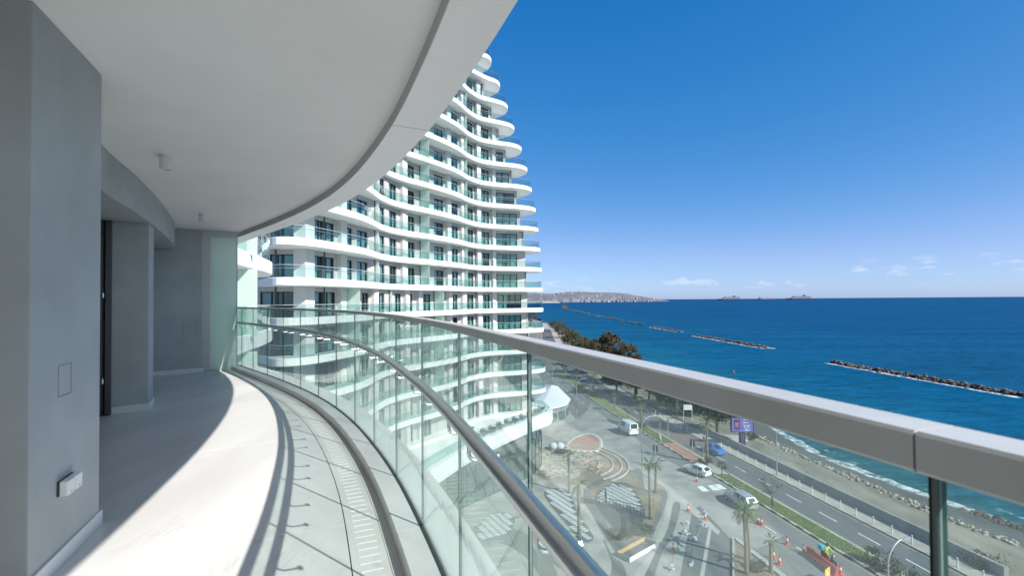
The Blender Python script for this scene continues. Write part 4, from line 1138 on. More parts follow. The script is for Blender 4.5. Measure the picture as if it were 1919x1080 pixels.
# half-built amphitheatre arcs
def arc_band(c, r, w, a0, a1, z0, z1, name, material, n=40, ky=1.0):
    m = MB(); rings = []
    for i in range(n + 1):
        a_ = a0 + (a1 - a0)*i/n
        ring = []
        for rr_, zz in ((r, z0), (r + w, z0), (r + w, z1), (r, z1)):
            ring.append((c[0] + rr_*math.cos(a_), c[1] + rr_*math.sin(a_)*ky, zz))
        rings.append(ring)
    return m.loft(rings).build(name, material)
ac = (9.59, 75.26)
sheet('works_soil', [(ac[0] + 7.9*math.cos(a_*0.2618), ac[1] + 7.9*math.sin(a_*0.2618)*1.15) for a_ in range(24)], 0.0155, 'dry_soil', False)
sheet('works_rubble', [(ac[0] - 2.2 + 4.2*math.cos(a_*0.2618), ac[1] + 5.0*math.sin(a_*0.2618)*1.15) for a_ in range(24)], 0.0235, 'ground_pale', False)
amph = thing('curved_steps', 'unfinished curved concrete steps with soil between at the works', 'steps', (0, 0, 0))
for r_, a0_, a1_ in ((3.6, -40, 85), (5.6, -60, 100), (6.9, -65, 105), (7.9, -62, 108)):
    arc_band(ac, r_, 0.17, R(a0_), R(a1_), 0.0, 0.2, 'step_wall', 'kerb_concrete', ky=1.15).parent = amph
# island with red paving and painted kerb
isl = [(9.19, 83.43), (11.32, 88.5), (13.83, 90.89), (15.43, 89.78), (15.67, 85.76), (14.25, 80.96), (12.21, 80.45), (10.08, 81.06)]
MBisl = MB().prism(smooth_poly(isl), 0.0, 0.13, bottom=False).build('traffic_island', 'kerb_concrete'); tag(MBisl, kind='structure')
c_ = (sum(p[0] for p in isl)/len(isl), sum(p[1] for p in isl)/len(isl))
MB().sheet([(c_[0] + (p[0]-c_[0])*0.86, c_[1] + (p[1]-c_[1])*0.86) for p in smooth_poly(isl)], 0.136).build('brick_paving', 'brick_red', MBisl)
P_ = Plan([Vector(p) for p in smooth_poly(isl)] + [Vector(smooth_poly(isl)[0])])
nb = 26
for i in range(nb):
    q = P_.at(P_.L*(i + 0.5)/nb); t = P_.tan(P_.L*(i + 0.5)/nb)
    MB().box((q.x, q.y, 0.075), (P_.L/nb*0.5, 0.2, 0.15), math.atan2(t.y, t.x)).build('painted_block', 'road_paint', MBisl)
sheet('brick_paving', [(7.1, 76.81), (10.79, 76.73), (13.87, 75.16), (17.0, 72.72), (18.13, 70.05), (17.26, 69.64), (14.82, 71.86), (11.25, 74.25), (7.19, 74.34)], 0.0195, 'brick_red', True)
# dark bike lane and bed by the road
sheet('works_lane', [(21.48, 58.44), (22.66, 59.17), (22.73, 54.3), (22.7, 50.72), (19.47, 43.6), (14.76, 34.08), (11.36, 34.12), (15.15, 44.5), (18.8, 52.51)], 0.0210, 'asphalt_dark', False)
sheet('pale_strip', [(21.78, 54.31), (22.14, 54.31), (17.12, 44.05), (16.73, 44.05)], 0.0285, 'plaza_light', False)
bed = sheet('planting_bed', [(23.03, 50.94), (23.21, 50.49), (24.24, 44.12), (24.19, 38.49), (19.86, 34.03), (15.35, 34.08)], 0.10, 'dry_soil', False, 0.1)
for pts in ([(22.94, 51.17), (23.13, 51.17), (15.35, 34.08), (15.17, 34.08)], [(23.13, 51.17), (23.42, 50.82), (24.52, 44.29), (24.48, 38.61), (24.11, 38.36), (24.0, 43.88), (23.05, 50.39)]):
    MB().prism(pts, 0.0, 0.22, bottom=False).build('kerb', 'plaza_light', bed)
# strip of pavement in front of the works
sheet('pavement', [(18.78, 70.46), (19.56, 71.32), (21.09, 65.05), (21.89, 59.19), (22.33, 52.69), (21.75, 51.99), (20.81, 58.01), (20.14, 64.52)], 0.0305, 'plaza_light', False)

# far shore: hills, town
mat('hill', (0.10, 0.105, 0.125), 0.95, var=0.35, scale=0.006, detail=12, col2=(0.20, 0.195, 0.20))
mat('hill_far', (0.22, 0.235, 0.28), 0.95, var=0.2, scale=0.003, detail=8)
def ridge(name, prof_u, dist, depth, material, seed):
    """prof: list of (x at that distance, crest height)"""
    xs = [p[0] for p in prof_u]; hs = [p[1] for p in prof_u]
    nx, ny = 110, 14; vs = []; fs = []
    for j in range(ny):
        t = j/(ny - 1)
        for i in range(nx):
            x = xs[0] + (xs[-1] - xs[0])*i/(nx - 1)
            h = float(np.interp(x, xs, hs)); sh = math.sin(math.pi*min(1, t*1.05)**0.9*0.5)
            nz = mnoise.fractal(Vector((x*0.0018 + seed, t*3.1, 0)), 1.0, 2.0, 5)
            vs.append((x*(1 + t*depth/dist*0.9), dist + t*depth, SEA - 2 + (h + 3)*sh*(1 + 0.22*nz*(0.4 + t))))
    for j in range(ny - 1):
        for i in range(nx - 1): fs.append((j*nx + i, j*nx + i + 1, (j+1)*nx + i + 1, (j+1)*nx + i))
    o = MB().add(vs, fs).build(name, material, smooth=True); tag(o, kind='structure'); return o
px = lambda u, dist: (u - 959.5)/906.2*dist
hd = 5600
ridge('hills', [(px(760, hd), 90), (px(900, hd), 105), (px(985, hd), 118), (px(1010, hd), 112), (px(1040, hd), 104), (px(1065, hd), 118), (px(1090, hd), 132), (px(1115, hd), 118), (px(1150, hd), 108), (px(1180, hd), 86), (px(1210, hd), 56), (px(1235, hd), 28), (px(1255, hd), 6)], hd, 900, 'hill', 1.0)
ridge('far_shore', [(px(600, 4300), 14), (px(960, 4300), 16), (px(1030, 4300), 15), (px(1044, 4300), 9), (px(1050, 4300), 2)], 4300, 260, 'rock_pale', 7.0)

# ================================================================ trees and palms
mat('bark', (0.13, 0.095, 0.065), 0.95, var=0.3, scale=2, stretch=(1, 1, 0.3))
mat('palm_bark', (0.19, 0.145, 0.10), 0.95, var=0.3, scale=5, stretch=(0.5, 0.5, 3))
mat('leaf_olive', (0.062, 0.064, 0.022), 0.8, var=0.5, scale=0.7)
mat('leaf_brown', (0.075, 0.058, 0.024), 0.8, var=0.45, scale=0.6)
mat('leaf_dark', (0.035, 0.048, 0.018), 0.8, var=0.5, scale=0.8)
mat('leaf_grey', (0.13, 0.145, 0.085), 0.85, var=0.3, scale=0.6)
mat('frond', (0.085, 0.12, 0.035), 0.7, var=0.4, scale=1.5)
mat('frond_dry', (0.22, 0.16, 0.085), 0.8, var=0.4, scale=1.5)

def palm_meshes(seed, h, nf, size, droop):
    rnd = random.Random(seed)
    t = MB(); pth = []; rad = []
    lx, ly = rnd.uniform(-.25, .25), rnd.uniform(-.25, .25)
    for i in range(13):
        q = i/12; pth.append((lx*q*q, ly*q*q, h*q)); rad.append((0.26 if i == 0 else 0.19) - 0.05*q + (0.012 if i % 2 else 0))
    rad[-1] = 0.21; rad[-2] = 0.20
    t.tube(pth, rad, 9)
    top = Vector(pth[-1])
    c = MB()
    for i in range(nf):
        a = 6.283*i/nf*2.618 + rnd.uniform(-.2, .2); el = rnd.uniform(-0.55, 1.25)
        L = size*rnd.uniform(0.75, 1.1); d = Vector((math.cos(a)*math.cos(el), math.sin(a)*math.cos(el), math.sin(el)))
        mi = 1 if el < -0.25 and rnd.random() < 0.7 else 0
        pts = []; p = top + Vector((0, 0, 0.05)); v = d.copy()
        for s_ in range(7):
            pts.append(p.copy()); p = p + v*(L/6); v = (v + Vector((0, 0, -droop*0.16*(0.4 + s_*0.3)))).normalized()
        side = Vector((-math.sin(a), math.cos(a), 0))
        # petiole
        for s_ in range(6):
            w = 0.022
            c.add([pts[s_] - side*w, pts[s_] + side*w, pts[s_+1] + side*w*.7, pts[s_+1] - side*w*.7], [(0, 1, 2, 3)], mi)
        # leaflets
        for s_ in range(14):
            q = 0.30 + 0.70*s_/13; idx = min(5, int(q*6)); f = q*6 - idx
            b = pts[idx].lerp(pts[min(6, idx+1)], f); tv = (pts[min(6, idx+1)] - pts[idx]).normalized()
            ll = L*0.34*(1 - 0.55*abs(q - 0.55)/0.5)
            for sg in (-1, 1):
                e = b + (side*sg*0.72 + tv*0.72 + Vector((0, 0, -0.22 - rnd.random()*0.25)))*ll
                c.add([b - tv*0.035, b + tv*0.035, e], [(0, 1, 2)], mi)
    return t, c
palm_src = {}
def palm(p, h, label, seed, nf=26, size=1.35, droop=1.0, z=0.0, group='palm trees round the plaza and road'):
    key = (seed, round(h, 1))
    t = thing('palm_tree', label, 'palm', (p[0], p[1], z), seed*1.7, group)
    if key not in palm_src:
        a, b = palm_meshes(seed, h, nf, size, droop)
        o1 = a.build('trunk', 'palm_bark', t, smooth=True); o2 = b.build('crown', ['frond', 'frond_dry'], t)
        palm_src[key] = (o1.data, o2.data)
    else:
        link('trunk', palm_src[key][0], t); link('crown', palm_src[key][1], t)
    return t
palm((25.56, 96.69), 4.6, 'palm on the median behind the white van', 1, size=1.5)
palm((29.66, 74.33), 6.3, 'tall palm on the paved median end beside the blue car', 2, size=1.45)
palm((7.27, 63.34), 5.0, 'bare topped palm nearest the curved concrete steps', 3, nf=9, size=0.9)
palm((7.0, 52.33), 5.2, 'palm with drooping fronds in front of the white lattice paving', 4, nf=16, size=1.5, droop=1.8)
palm((15.68, 55.86), 6.2, 'taller palm of the pair in the soil ring of the sunken court', 5, nf=18, size=1.2)
palm((18.56, 63.48), 3.9, 'shorter palm of the pair in the soil ring of the sunken court', 6, nf=18, size=1.2)
palm((21.23, 44.59), 5.5, 'palm in front of the planting bed, frontmost of two crossing trunks', 7, nf=22, size=1.45, droop=1.6)
palm((22.57, 46.82), 4.9, 'palm in the planting bed standing behind the frontmost trunk', 8, nf=18, size=1.3, droop=1.6)
palm((23.55, 44.73), 2.9, 'short thin palm with a sparse crown in the planting bed', 9, nf=9, size=0.9)
palm((21.3, 128.22), 4.8, 'tall dark palm on the grass median, third from the van', 10, size=1.7)
palm((23.02, 109.73), 3.2, 'small pale palm on the grass median, second from the van', 11, size=1.2)
palm((19.11, 144.49), 3.6, 'palm on the median beside a street lamp beyond the pavilion', 12, size=1.6)
palm((18.09, 165.43), 4.0, 'farthest palm that shows on the grass median', 13, size=1.8)

def tree_meshes(seed, h, w, leaf, clumps, per, trunk_h, flat=0.75):
    rnd = random.Random(seed)
    t = MB(); c = MB()
    lean = Vector((rnd.uniform(-.06, .06)*h, rnd.uniform(-.06, .06)*h, 0))
    base_r = 0.035*h
    fork = Vector((lean.x*0.5, lean.y*0.5, trunk_h))
    t.tube([(0, 0, -0.1), (lean.x*.2, lean.y*.2, trunk_h*0.5), fork], [base_r*1.25, base_r, base_r*0.8], 8)
    cen = Vector((lean.x, lean.y, trunk_h + (h - trunk_h)*0.5)); rz = (h - trunk_h)*0.55
    for i in range(clumps):
        while True:
            v = Vector((rnd.uniform(-1, 1), rnd.uniform(-1, 1), rnd.uniform(-1, 1)))
            if 0.25 < v.length < 1: break
        v = v * (0.72 + 0.25*rnd.random())/max(0.6, v.length)
        q = cen + Vector((v.x*w*0.5, v.y*w*0.5, v.z*rz))
        cr = w*rnd.uniform(0.08, 0.17)
        if i % 2 == 0:
            mid = fork.lerp(q, 0.5) + Vector((0, 0, -0.05*h)); t.tube([fork, mid, q], [base_r*0.5, base_r*0.28, base_r*0.08], 5)
        for j in range(per):
            g = Vector((rnd.gauss(0, .5), rnd.gauss(0, .5), rnd.gauss(0, .5)*flat))*cr*1.15 + q
            n1 = Vector((rnd.gauss(0, 1), rnd.gauss(0, 1), rnd.gauss(0, 1) + .4)).normalized()
            n2 = n1.cross(Vector((rnd.gauss(0, 1), rnd.gauss(0, 1), rnd.gauss(0, 1)))).normalized()
            s_ = leaf*rnd.uniform(0.6, 1.3)
            c.add([g - n1*s_, g + n2*s_*0.5, g + n1*s_, g - n2*s_*0.5], [(0, 1, 2, 3)])
    return t, c
tree_src = {}
def tree(p, h, w, label, seed, mat_='leaf_olive', clumps=34, per=55, leaf=0.20, trunk=0.35, z=0.0, cat='tree', name='tree', group='trees between the road and the beach', flat=0.75):
    t = thing(name, label, cat, (p[0], p[1], z), 0, group)
    a, b = tree_meshes(seed, h, w, leaf, clumps, per, h*trunk, flat)
    a.build('trunk', 'bark', t, smooth=True); b.build('crown', mat_, t)
    return t
BT = [((30.5, 148), 14.8, 7.6, 'tall brown green tree standing highest above the balustrade cap', 'leaf_brown', 46, 0.35),
      ((35.2, 139), 10.3, 3.6, 'small round tree alone at the water side end of the tree row', 'leaf_brown', 20, 0.3),
      ((33.4, 143), 11.8, 7.0, 'low spreading brown tree at the right foot of the tallest tree', 'leaf_brown', 40, 0.3),
      ((29.0, 163), 12.2, 8.5, 'dark tree just left of the tallest brown green tree', 'leaf_olive', 40, 0.3),
      ((28.5, 182), 10.6, 8.0, 'second dark tree left of the tallest brown green tree', 'leaf_brown', 34, 0.3),
      ((29.5, 205), 9.6, 9.0, 'broad brown tree in the middle of the distant tree row', 'leaf_brown', 34, 0.3),
      ((29.0, 235), 9.2, 9.0, 'olive tree in the distant row beside the promenade', 'leaf_olive', 30, 0.3),
      ((31.0, 270), 8.6, 10.0, 'brown tree far along the shore in front of the water', 'leaf_brown', 30, 0.3),
      ((33.0, 320), 9.0, 12.0, 'farthest brown tree mass but one along the shore', 'leaf_brown', 30, 0.3),
      ((36.0, 385), 8.6, 13.0, 'farthest brown tree mass along the shore by the tower tip', 'leaf_olive', 30, 0.3),
      ((17.5, 470), 15.0, 14.0, 'dark tree showing behind the lower balcony tips of the tower', 'leaf_brown', 30, 0.3)]
for i, (p, h, w, lb, mt, cl, tk) in enumerate(BT):
    tree(p, h, w, lb, 40 + i, mt, cl, 150, 0.010*h + 0.12, tk)
tree((32.76, 127.79), 7.5, 6.5, 'shade tree with dark crown left of the pale feathery bush', 61, 'leaf_dark', 52, 110, 0.24, 0.42)
tree((33.92, 120.98), 7.0, 5.5, 'slim shade tree next to the beach path beyond the road', 62, 'leaf_dark', 46, 110, 0.24, 0.45)
tree((33.88, 113.74), 7.8, 7.0, 'shade tree with leaning trunk in front of the pale feathery bush', 63, 'leaf_dark', 52, 110, 0.24, 0.42)
tree((38.22, 90.96), 8.2, 7.6, 'large dark tree behind the billboard end of the low wall', 64, 'leaf_dark', 70, 110, 0.23, 0.33)
tree((38.55, 106.68), 6.2, 10.5, 'pale grey green feathery bush behind the blank notice board', 65, 'leaf_grey', 70, 110, 0.25, 0.15)
tree((37.77, 114.18), 5.4, 8.0, 'pale feathery bush leaning towards the shade trees', 66, 'leaf_grey', 60, 110, 0.25, 0.15)
tree((27.5, 128), 7.5, 7.0, 'dark street tree beside the far shelter', 67, 'leaf_dark', 50, 110, 0.24, 0.4)
tree((30.5, 121), 8.0, 7.0, 'dark tree over the beach car park', 68, 'leaf_dark', 50, 110, 0.24, 0.4)
for (p, h, w, lb, sd, mt) in (((29.66, 69.18), 1.9, 1.3, 'small slim sapling on the grass median behind the white hatchback', 71, 'leaf_olive'),
                         ((31.4, 59.02), 3.4, 2.5, 'young bare tipped tree on the grass median right of the silver car', 72, 'leaf_brown'),
                         ((24.48, 103.26), 2.4, 2.0, 'small bushy tree on the median left of the van', 73, 'leaf_olive')):
    tree(p, h, w, lb, sd, mt, 16, 40, 0.07, 0.4, 0.12, group='young trees on the grass median')
def shrub(p, h, w, label, seed, mt='leaf_olive', z=0.1, grp='shrubs by the road'):
    tree(p, h, w, label, seed, mt, 22, 60, 0.07 + 0.03*h, 0.08, z, 'shrub', 'shrub', grp)
shrub((29.18, 73.87), 1.0, 2.0, 'clipped dark shrub at the foot of the tall palm by the blue car', 81, 'leaf_dark')
shrub((34.11, 45.12), 1.5, 3.6, 'large rough shrub on the near end of the median', 82)
shrub((35.2, 41.5), 1.4, 3.2, 'dry shrub right of the large shrub on the median', 83, 'leaf_grey')
shrub((25.56, 95.88), 0.9, 2.4, 'brown shrub round the foot of the palm behind the van', 84, 'leaf_brown')
shrub((20.95, 126.12), 1.0, 2.6, 'dark shrub round the foot of the tall dark median palm', 85, 'leaf_dark')
shrub((19.42, 136.72), 1.3, 3.4, 'long clipped hedge on the median between two palms', 86, 'leaf_olive')
shrub((43.18, 87.69), 0.9, 2.0, 'green shrub on the beach beside the billboard post', 87, 'leaf_olive', 0.0)
shrub((44.23, 45.88), 0.9, 3.2, 'low green shrub on the beach by the end of the wall', 88, 'leaf_olive', 0.0)
shrub((13.94, 52.58), 0.8, 2.2, 'green shrub in the soil at the near end of the sunken court', 89, 'leaf_dark', 0.0)
shrub((11.51, 52.03), 0.6, 2.4, 'low green planting in the soil below the sunken court', 90, 'leaf_olive', 0.0)
shrub((22.6, 45.27), 0.6, 1.8, 'low green shrub in the planting bed by the cones', 91, 'leaf_olive', 0.1)
shrub((7.53, 82.28), 0.9, 1.2, 'small dark plant next to the white sacks', 92, 'leaf_dark', 0.0)
# dead leaves and low plants in beds
def litter(name, poly, n, seed, material, s0, s1, z, label):
    rnd = random.Random(seed); m = MB(); p = poly
    xs = [q[0] for q in p]; yy = [q[1] for q in p]; cnt = 0
    def inside(x, y):
        c = False; j = len(p) - 1
        for i in range(len(p)):
            if (p[i][1] > y) != (p[j][1] > y) and x < (p[j][0]-p[i][0])*(y-p[i][1])/(p[j][1]-p[i][1]) + p[i][0]: c = not c
            j = i
        return c
    while cnt < n:
        x, y = rnd.uniform(min(xs), max(xs)), rnd.uniform(min(yy), max(yy)); cnt += 1
        if not inside(x, y): continue
        a = rnd.uniform(0, 6.28); w = rnd.uniform(s0, s1); h = w*rnd.uniform(.6, 1.6)
        m.add([(x - w*math.cos(a), y - w*math.sin(a), z), (x + w*math.cos(a), y + w*math.sin(a), z), (x + rnd.uniform(-w, w), y + rnd.uniform(-w, w), z + h)], [(0, 1, 2)])
    tag(m.build(name, material), label, 'ground cover', kind='stuff')
litter('ground_cover', [(22.98, 50.61), (24.19, 44.04), (24.19, 38.49), (19.86, 34.03), (15.43, 34.08)], 1500, 5, 'leaf_grey', .03, .10, 0.1, 'dry ground cover in the planting bed')
litter('ground_cover', ring_i, 1600, 6, 'leaf_olive', .03, .10, 0.02, 'sparse ground cover round the sunken court')
litter('beach_scrub', [(34.89, 109.88), (38.84, 95.91), (41.58, 79.21), (41.31, 67.52), (43.89, 71.7), (43.63, 86.68), (42.39, 104.6), (40.17, 118.25)], 900, 7, 'leaf_olive', .04, .14, -0.1, 'dry scrub on the upper beach')

# ================================================================ street furniture
mat('galv', (0.45, 0.46, 0.46), 0.5, metal=0.5)
mat('pole_grey', (0.42, 0.43, 0.43), 0.5, metal=0.3)
mat('white_paint', (0.78, 0.78, 0.76), 0.5, var=0.05, scale=3)
mat('orange_red', (0.62, 0.07, 0.03), 0.5, var=0.1, scale=3)
mat('barrier_red', (0.55, 0.045, 0.04), 0.5, var=0.12, scale=3)
mat('yellow', (0.75, 0.42, 0.02), 0.5)
mat('black_plastic', (0.02, 0.02, 0.02), 0.5)
mat('plastic_wrap', (0.50, 0.58, 0.66), 0.35, var=0.25, scale=6, col2=(0.22, 0.38, 0.55))
mat('timber', (0.50, 0.33, 0.15), 0.8, var=0.2, scale=3)
mat('sack', (0.55, 0.57, 0.58), 0.7, var=0.08, scale=4)
mat('screen_purple', (0.10, 0.07, 0.22), 0.3, var=0.35, scale=0.9, col2=(0.16, 0.17, 0.42), emit=((0.12, 0.11, 0.30), 0.35))
mat('screen_dark', (0.05, 0.04, 0.13), 0.3, emit=((0.05, 0.04, 0.13), 0.35))
mat('screen_pink', (0.60, 0.16, 0.22), 0.3, emit=((0.5, 0.15, 0.2), 0.3))
mat('screen_white', (0.7, 0.7, 0.75), 0.3, emit=((0.7, 0.7, 0.75), 0.35))
mat('lamp_red', (0.5, 0.02, 0.02), 0.3); mat('lamp_green', (0.02, 0.3, 0.12), 0.3); mat('lamp_amber', (0.6, 0.3, 0.02), 0.3)

def street_lamp(p, rz, label, h=7.9, reach=1.7, z=0.0):
    t = thing('street_lamp', label, 'street lamp', (p[0], p[1], z), rz, 'street lamps along the coast road')
    MB().lathe([(0.0, 0), (0.13, 0), (0.13, 0.9), (0.085, 1.0), (0.0, 1.0)], n=10).build('base', 'galv', t)
    pth = [(0, 0, 0.9), (0, 0, h - reach)]
    for k in range(1, 9):
        a = k/8*math.pi/2; pth.append((reach*(1 - math.cos(a)), 0, h - reach + reach*math.sin(a)*0.95))
    MB().tube(pth, [0.075] + [0.06]*(len(pth)-2) + [0.04], 8).build('pole', 'pole_grey', t, smooth=True)
    MB().box((reach + 0.3, 0, h - 0.1), (0.75, 0.22, 0.10)).build('lamp_head', 'galv', t, bevel=0.02)
street_lamp((19.07, 72.0), R(12), 'curved neck street lamp at the pavement corner near the traffic lights')
street_lamp((26.2, 34.2), R(20), 'curved neck street lamp nearest the camera at the photo bottom', 8.1)
street_lamp((14.08, 106.94), R(10), 'curved neck street lamp beside the white roofed pavilion')
street_lamp((10.5, 128), R(5), 'distant curved neck street lamp left of the far road')
t = thing('promenade_lamp', 'straight promenade lamp post with short twin heads by the low wall', 'street lamp', (*(37.28, 68.82), 0.12), R(-8), 'street lamps along the coast road')
MB().tube([(0, 0, 0), (0, 0, 7.0)], [0.085, 0.05], 8).build('pole', 'pole_grey', t)
for s_ in (-1, 1): MB().box((s_*0.35, 0, 7.02), (0.6, 0.2, 0.09)).build('lamp_head', 'galv', t, bevel=0.02)
t = thing('promenade_lamp', 'thin far lamp post between the notice board and the shade trees', 'street lamp', (*(33.03, 97.72), 0.12), 0, 'street lamps along the coast road')
MB().tube([(0, 0, 0), (0, 0, 5.2)], [0.07, 0.045], 8).build('pole', 'pole_grey', t)
MB().box((0.25, 0, 5.22), (0.6, 0.2, 0.09)).build('lamp_head', 'galv', t, bevel=0.02)

def traffic_light(p, rz, label, h=3.4, z=0.0, twin=False):
    t = thing('traffic_light', label, 'traffic light', (p[0], p[1], z), rz, 'traffic lights at the junction')
    MB().tube([(0, 0, 0), (0, 0, h)], 0.055, 8).build('pole', 'galv', t)
    for dx in ((-0.22, 0.22) if twin else (0.0,)):
        hd = MB().box((dx, -0.13, h - 0.45), (0.30, 0.18, 0.92)).build('signal_head', 'black_plastic', t, bevel=0.02)
        for i, mt in enumerate(('lamp_red', 'lamp_amber', 'lamp_green')):
            MB().xcyl((dx, -0.235, h - 0.17 - 0.28*i), 0.09, 0.03, 12).build('lens', mt, hd)
traffic_light((21.34, 73.09), R(150), 'twin headed traffic light on the landward pavement corner', 3.2, 0, True)
traffic_light((26.65, 88.11), R(-10), 'traffic light on the grass end of the median before the brick crossing', 3.6, 0.12)
traffic_light((27.88, 87.41), R(170), 'traffic light on the seaward edge of the median before the brick crossing', 3.4, 0.12)
traffic_light((27.7, 75.11), R(160), 'twin headed traffic light at the near tip of the brick median', 3.2, 0.12, True)
traffic_light((30.11, 76.81), R(-10), 'slim traffic light pole between the tall palm and brick median', 3.4, 0.1)
# bollards along the promenade kerb
bo = None
y = 41.0
while y < 106:
    if not (82.0 < y < 92):
        loc = (RR(y) + 0.5, y, 0.12)
        if bo is None:
            bo = thing('bollard', 'slim white bollard in the row along the promenade kerb', 'bollard', loc, 0, 'white bollards on the promenade')
            MB().lathe([(0, 0), (0.065, 0), (0.065, 0.84), (0.05, 0.9), (0, 0.92)], n=10).build('post', 'white_paint', bo)
            MB().lathe([(0.0, 0.70), (0.0675, 0.70), (0.0675, 0.78), (0.0, 0.78)], n=10).build('band', 'galv', bo)
        else: dup(bo, loc)
    y += 2.15
# small guard rail on the median
t = thing('guard_rail', 'short white pedestrian guard rail on the grass end of the median', 'guard rail', (*(26.24, 86.46), 0.12), R(80))
for z_ in (0.25, 0.6, 0.95): MB().tube([(-1.3, 0, z_), (1.3, 0, z_)], 0.025, 6).build('rail', 'white_paint', t)
for x_ in (-1.3, 0, 1.3): MB().tube([(x_, 0, 0), (x_, 0, 0.97)], 0.03, 6).build('post', 'white_paint', t)

# cones
def make_cone(p, label, rz=0.2):
    t = thing('traffic_cone', label, 'traffic cone', (p[0], p[1], 0.012), rz, 'orange and white traffic cones')
    MB().box((0, 0, 0.03), (0.46, 0.46, 0.05)).build('base', 'orange_red', t, bevel=0.01)
    MB().lathe([(0.0, 0.05), (0.17, 0.05), (0.115, 0.42), (0.0, 0.42)], n=14).build('lower_cone', 'orange_red', t)
    MB().lathe([(0.0, 0.42), (0.116, 0.42), (0.085, 0.64), (0.0, 0.64)], n=14).build('white_sleeve', 'white_paint', t)
    MB().lathe([(0.0, 0.64), (0.083, 0.64), (0.04, 0.96), (0.0, 0.96)], n=14).build('tip', 'orange_red', t)
    return t
cone0 = make_cone((25.28, 67.05), 'traffic cone alone on the road behind the white hatchback')
for p, lb in (((27.34, 54.48), 'left cone of the close pair below the silver car'), ((27.5, 54.1), 'right cone of the close pair below the silver car'),
              ((27.94, 49.88), 'single cone on the road between the planting bed and the grass median'), ((25.11, 47.17), 'cone by the kerb of the planting bed, farther of two'),
              ((25.11, 46.14), 'cone by the kerb of the planting bed, nearer of two'), ((21.83, 55.49), 'cone among the blue wrapped posts by the lane edge'),
              ((15.95, 48.79), 'cone at the left end of the blue wrapped posts'), ((28.62, 48.2), 'cone at the far end of the red water barriers'),
              ((29.73, 44.48), 'cone past the near end of the red water barriers'), ((20.71, 57.73), 'cone at the top corner of the dark works lane')):
    dup(cone0, (p[0], p[1], 0.03), random.Random(lb).uniform(0, 3), lb)
# red water barriers
def barrier(p, rz, label):
    t = thing('water_barrier', label, 'barrier', (p[0], p[1], 0.012), rz, 'red plastic water barriers')
    m = MB(); prof = [(-0.26, 0), (0.26, 0), (0.24, 0.16), (0.13, 0.32), (0.09, 0.80), (-0.09, 0.80), (-0.13, 0.32), (-0.24, 0.16)]
    m.loft([[(x, a*s_, b*(0.97 if abs(x) > 0.9 else 1)) for a, b in prof] for x, s_ in ((-1.0, .85), (-0.93, 1), (0.93, 1), (1.0, .85))])
    m.build('body', 'barrier_red', t)
    for x in (-0.45, 0.45): MB().box((x, 0, 0.10), (0.3, 0.54, 0.08)).build('fork_slot', 'black_plastic', t)
b0, b1 = Vector((28.98, 47.51)), Vector((29.16, 45.01))
ang = math.atan2((b1-b0).y, (b1-b0).x)
barrier(tuple(b0.lerp(b1, 0.18)), ang, 'farther of the two red water barriers behind the scooter')
barrier(tuple(b0.lerp(b1, 0.92)), ang, 'nearer of the two red water barriers behind the scooter')
t = thing('warning_sign', 'yellow square road works sign at the bottom edge of the photo', 'sign', (*(27.82, 43.34), 0.012), R(35))
MB().box((0, 0, 0.75), (1.0, 0.03, 0.9)).build('panel', 'yellow', t, bevel=0.01)
MB().add([(-0.18, -0.02, 0.62), (0.18, -0.02, 0.62), (0, -0.02, 0.98)], [(0, 1, 2)]).build('triangle', 'white_paint', t)
for x in (-0.4, 0.4): MB().tube([(x, 0, 0), (x, 0, 0.35)], 0.03, 6).build('leg', 'galv', t)
# wrapped posts
wrap_pts = [((19.36, 54.35), 'blue wrapped post in the left row next to the top cone'), ((18.22, 52.16), 'second blue wrapped post down the left row'), ((17.38, 50.58), 'third blue wrapped post down the left row'),
            ((16.33, 48.48), 'fourth blue wrapped post down the left row'), ((14.62, 45.37), 'last blue wrapped post of the left row'), ((22.32, 56.71), 'blue wrapped post at the top of the right row'),
            ((20.77, 53.7), 'second blue wrapped post of the right row'), ((18.85, 50.67), 'third blue wrapped post of the right row'), ((16.93, 46.25), 'last blue wrapped post of the right row')]
for i, (p, lb) in enumerate(wrap_pts):
    rnd = random.Random(i + 50)
    t = thing('wrapped_post', lb, 'post', (p[0], p[1], 0.02), rnd.uniform(0, 3), 'posts wrapped in blue and white plastic')
    MB().tube([(0, 0, 0), (rnd.uniform(-.05, .05), 0, 0.48)], 0.03, 8).build('post', 'galv', t)
    m = MB()
    for k in range(4): rock_into(m, (rnd.uniform(-.12, .12), rnd.uniform(-.12, .12), rnd.uniform(0.1, 0.42)), rnd.uniform(0.10, 0.19), rnd, 2)
    m.build('plastic_wrap', 'plastic_wrap', t)
    m = MB()
    for k in range(3): rock_into(m, (rnd.uniform(-.45, .45), rnd.uniform(-.45, .45), 0.08), rnd.uniform(0.06, 0.14), rnd, 2)
    m.build('loose_plastic', 'sack', t)
for nm_, idx in (('left', (0, 1, 2, 3, 4)), ('right', (5, 6, 7, 8))):
    tt = thing('barrier_tape', 'pale plastic tape strung along the %s row of wrapped posts' % nm_, 'tape', (0, 0, 0))
    for i0, i1 in zip(idx, idx[1:]):
        a_, b_ = wrap_pts[i0][0], wrap_pts[i1][0]
        P0 = [(a_[0] + (b_[0]-a_[0])*k/6, a_[1] + (b_[1]-a_[1])*k/6, 0.38 - 0.9*(k/6)*(1 - k/6)) for k in range(7)]
        MB().strip(P0, [(p_[0], p_[1], p_[2] + 0.04) for p_ in P0]).build('tape', 'plastic_wrap', tt)

